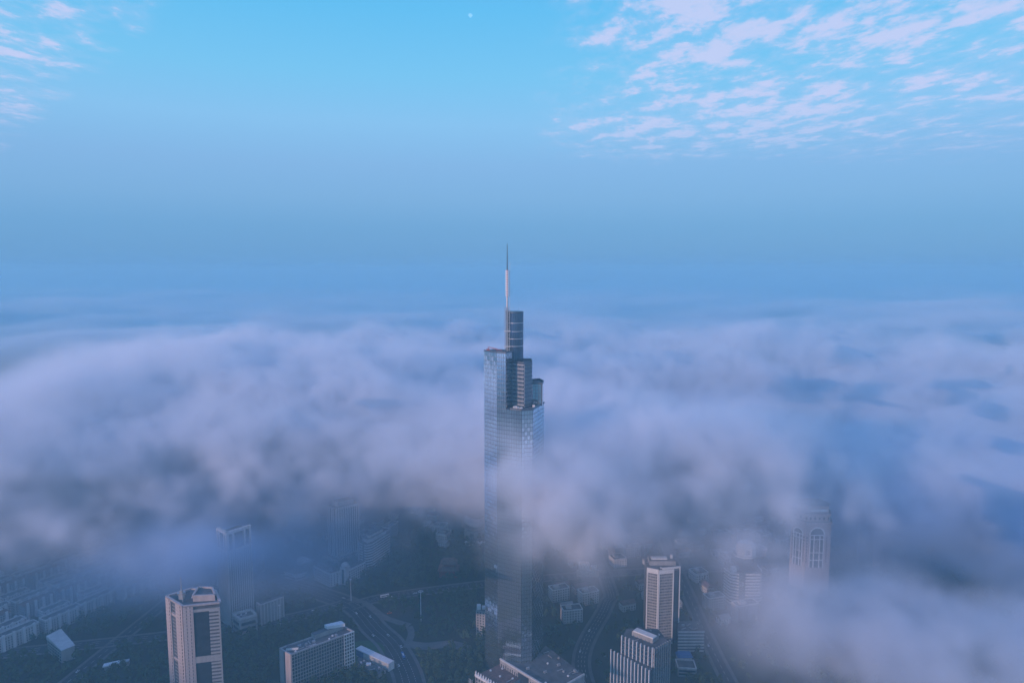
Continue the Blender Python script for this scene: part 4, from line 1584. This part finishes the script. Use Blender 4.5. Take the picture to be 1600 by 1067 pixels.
def fog(mn, mx, res, D, m, label):
    """the voxel densities ride on the object's own points; a Volume Cube turns them into vapour"""
    me = bpy.data.meshes.new('fog_bank')
    me.vertices.add(res[0] * res[1] * res[2])
    a = me.attributes.new('amount', 'FLOAT', 'POINT')
    a.data.foreach_set('value', np.ascontiguousarray(D, dtype=np.float32).ravel())
    me.materials.append(m)
    ob = bpy.data.objects.new('fog_bank', me)
    col.objects.link(ob)
    tag(ob, label, 'fog', kind='stuff')
    g = bpy.data.node_groups.new('fog_voxels', 'GeometryNodeTree')
    g.interface.new_socket('Geometry', in_out='INPUT', socket_type='NodeSocketGeometry')
    g.interface.new_socket('Geometry', in_out='OUTPUT', socket_type='NodeSocketGeometry')
    N, l = g.nodes.new, g.links.new
    gi, go = N('NodeGroupInput'), N('NodeGroupOutput')

    def vm(op, a_, val):
        n = N('ShaderNodeVectorMath')
        n.operation = op
        l(a_, n.inputs[0])
        if val is not None:
            n.inputs[1].default_value = val
        return n.outputs[0]

    def im(op, a_, b_):
        n = N('FunctionNodeIntegerMath')
        n.operation = op
        for k, v in ((0, a_), (1, b_)):
            if isinstance(v, int):
                n.inputs[k].default_value = v
            else:
                l(v, n.inputs[k])
        return n.outputs[0]
    p = vm('SUBTRACT', N('GeometryNodeInputPosition').outputs[0], mn)
    p = vm('DIVIDE', p, [(mx[i] - mn[i]) / (res[i] - 1) for i in range(3)])
    p = vm('FLOOR', vm('ADD', p, (.5, .5, .5)), None)
    sp = N('ShaderNodeSeparateXYZ')
    l(p, sp.inputs[0])
    I = []
    for s in sp.outputs:
        n = N('FunctionNodeFloatToInt')
        l(s, n.inputs[0])
        I.append(n.outputs[0])
    idx = im('ADD', im('MULTIPLY', im('ADD', im('MULTIPLY', I[0], res[1]), I[1]), res[2]), I[2])
    na = N('GeometryNodeInputNamedAttribute')
    na.data_type = 'FLOAT'
    na.inputs['Name'].default_value = 'amount'
    si = N('GeometryNodeSampleIndex')
    si.data_type = 'FLOAT'
    si.domain = 'POINT'
    si.clamp = True
    l(gi.outputs[0], si.inputs['Geometry'])
    l(na.outputs[0], si.inputs['Value'])
    l(idx, si.inputs['Index'])
    vc = N('GeometryNodeVolumeCube')
    l(si.outputs[0], vc.inputs['Density'])
    vc.inputs['Min'].default_value = mn
    vc.inputs['Max'].default_value = mx
    for k, nm in enumerate(('Resolution X', 'Resolution Y', 'Resolution Z')):
        vc.inputs[nm].default_value = res[k]
    sm = N('GeometryNodeSetMaterial')
    sm.inputs['Material'].default_value = m
    l(vc.outputs[0], sm.inputs[0])
    l(sm.outputs[0], go.inputs[0])
    ob.modifiers.new('vapour', 'NODES').node_group = g
    return ob


fogm = volmat('fog_vapour', .042, (.950, .963, .998), 0.0)
mistm = volmat('blue_mist', .030, (.64, .81, 1), 0.0)


def fog_near():
    mn, mx, st = (-1000, 400, 0), (1240, 2000, 344), (8, 8, 8)
    res, (X, Y, Z) = grid(mn, mx, st)
    n = noise3(res, (8, 8, 11), 3.6, 11, 320)          # broad billows
    w = noise3(res, (8, 8, 8), 2.9, 12, 90)            # wisps
    v = noise3(res, (8, 8, 8), 2.5, 13, 40)            # torn edges
    w = w + .75 * v
    n2 = n[:, :, res[2] // 2][:, :, None]
    top = (222 + 16 * n2 + 48 * bx(X, Y, 190, 770, 210, 105, -.12) + 50 * bx(X, Y, -240, 1120, 420, 260) + 35 * bx(X, Y, -600, 1600, 400, 260)
           - 95 * bx(X, Y, 330, 1190, 330, 190, -.1) - 35 * bx(X, Y, 620, 850, 200, 200) + 25 * bx(X, Y, 300, 1700, 900, 300) - 10 * bx(X, Y, 900, 1100, 300, 500))
    base = 112 + 16 * n2 - 25 * bx(X, Y, -650, 900, 250, 200) + 58 * bx(X, Y, -235, 905, 130, 130) - 40 * bx(X, Y, 680, 900, 200, 200) + 50 * bx(X, Y, 370, 850, 170, 110) + .42 * np.clip(800 - Y, 0, 220)
    front = 780 - 200 * bx(X, Y, 180, 800, 180, 2000) - 90 * bx(X, Y, 35, 700, 50, 2000) + 20 * bx(X, Y, -230, 800, 150, 2000) - 60 * bx(X, Y, -750, 800, 250, 2000) - 60 * bx(X, Y, 950, 800, 300, 2000) - 50 * bx(X, Y, 640, 800, 150, 2000)
    e = Y - front + 46 * n + 14 * w
    low = ss(-75, 105, Z - base + 14 * w + 12 * n)
    deck = ss(-25, 130, e) * low * low * (1 - ss(-34, 20, Z - top + 16 * n + 12 * w)) * (1 - .5 * bx(X, Y, 330, 1150, 300, 150, -.1))
    D = deck * np.clip(.85 + .34 * w, .1, 2)
    # wisps curling round the skyscraper
    D += 2.6 * np.clip(.6 + .5 * w + .35 * n, 0, 2) * bx(X, Y, 52, 622, 50, 30) * np.exp(-((Z - 212 + .25 * X) / 36) ** 2)
    # lower bank drifting in at the right, nearer the camera
    hgt = 100 + 18 * n2 + 50 * bx(X, Y, 620, 580, 240, 170)
    D += .9 * np.clip(.8 + .5 * n + .45 * w, 0, 1.8) * ss(.14, .8, bx(X, Y, 605, 580, 350, 215, .25) * (1 + .3 * n)) * ss(20, 80, Z) * (1 - ss(-40, 26, Z - hgt + 14 * w))
    D += .22 * np.clip(.6 + .6 * w, 0, 2) * bx(X, Y, -36, 655, 90, 34) * np.exp(-((Z - 236) / 26) ** 2)
    return fog(mn, mx, res, D, fogm, 'billowing fog bank wrapped round the skyscraper and spilling over the city')


def mist_near():
    mn, mx, st = (-1000, 420, 0), (1240, 1700, 240), (14, 14, 10)
    res, (X, Y, Z) = grid(mn, mx, st)
    n = noise3(res, (14, 14, 16), 3.4, 41, 260)
    w = noise3(res, (14, 14, 12), 2.9, 42, 110)
    m = np.clip(.55 + .45 * n + .3 * w, 0, 2)
    D = .16 * m * ss(-100, 260, Y - 780 + 0 * Z) * (1 - ss(120, 240, Z)) * ss(0, 80, Z + 12 * n)
    D *= 1 - .92 * bx(X, Y, -235, 910, 130, 150) - .85 * bx(X, Y, 345, 850, 130, 110)
    D += .40 * m * np.minimum(1, bx(X, Y, -540, 880, 270, 130) + .8 * bx(X, Y, -370, 1000, 170, 170)) * np.exp(-((Z - 85) / 60) ** 2)
    D += .004 * np.clip(m, .3, 2) * (1 - ss(60, 190, Z)) * ss(420, 520, Y)
    D += .9 * m * bx(X, Y, -350, 752, 60, 40) * np.exp(-((Z - 95) / 40) ** 2)
    D += .5 * m * bx(X, Y, 700, 850, 230, 170) * np.exp(-((Z - 100) / 60) ** 2)
    o = fog(mn, mx, res, D, mistm, 'thin blue mist hanging beneath the fog bank and over the lower right')
    o.name = 'mist'
    return o


def fog_far():
    mn, mx, st = (-9000, 2000, 100), (9000, 13000, 300), (60, 60, 10)
    res, (X, Y, Z) = grid(mn, mx, st)
    n = noise3(res, (60, 60, 60), 3.0, 21, 900)
    top = 214 + 30 * n - 20 * ss(3000, 9000, Y)
    D = (1 - ss(-80, 30, Z - top)) * ss(100, 150, Z) * (1 - ss(3000, 9000, Y + 450 * n))
    return fog(mn, mx, res, D, fogm, 'level sea of fog running to the horizon behind the skyscraper')


def far_haze():
    mn, mx, st = (-10000, 850, 60), (10000, 13000, 430), (120, 120, 20)
    res, (X, Y, Z) = grid(mn, mx, st)
    n = noise3(res, (120, 120, 90), 3.2, 51, 1800)
    D = ss(850, 2600, Y + 0 * Z) * (1 - ss(270, 415, Z + 45 * n)) * np.clip(.85 + .35 * n, .2, 2)
    o = fog(mn, mx, res, D, volmat('far_haze_air', .00055, HAZE, 0.0), 'bluish damp air that swallows the far end of the fog sea')
    o.name = 'mist'
    return o


def shade_fog():  # unseen bank behind left, added to keep low sun off the ground
    mn, mx, st = (-3400, -2600, 60), (-600, 420, 260), (40, 40, 20)
    res, (X, Y, Z) = grid(mn, mx, st)
    n = noise3(res, (40, 40, 60), 3.0, 31, 700)
    top = 218 + 14 * n
    D = (1 - ss(-40, 25, Z - top)) * ss(95, 135, Z) * ss(0, 160, (-X - 860) + 60 * n) * ss(0, 160, 300 - Y + 60 * n)
    return fog(mn, mx, res, D, fogm, 'unseen fog bank added out of frame at left to shade the low ground')


HAZE = (.35, .74, .88)
fog_near()
mist_near()
far_haze()
fog_far()
shade_fog()
b = MB()
b.box(-15500, 15500, -3300, 15500, -2, 458)
hz = b.build('haze', volmat('haze_air', .00025, HAZE, 0.0), kind='stuff')
print('script', time.time() - T0)
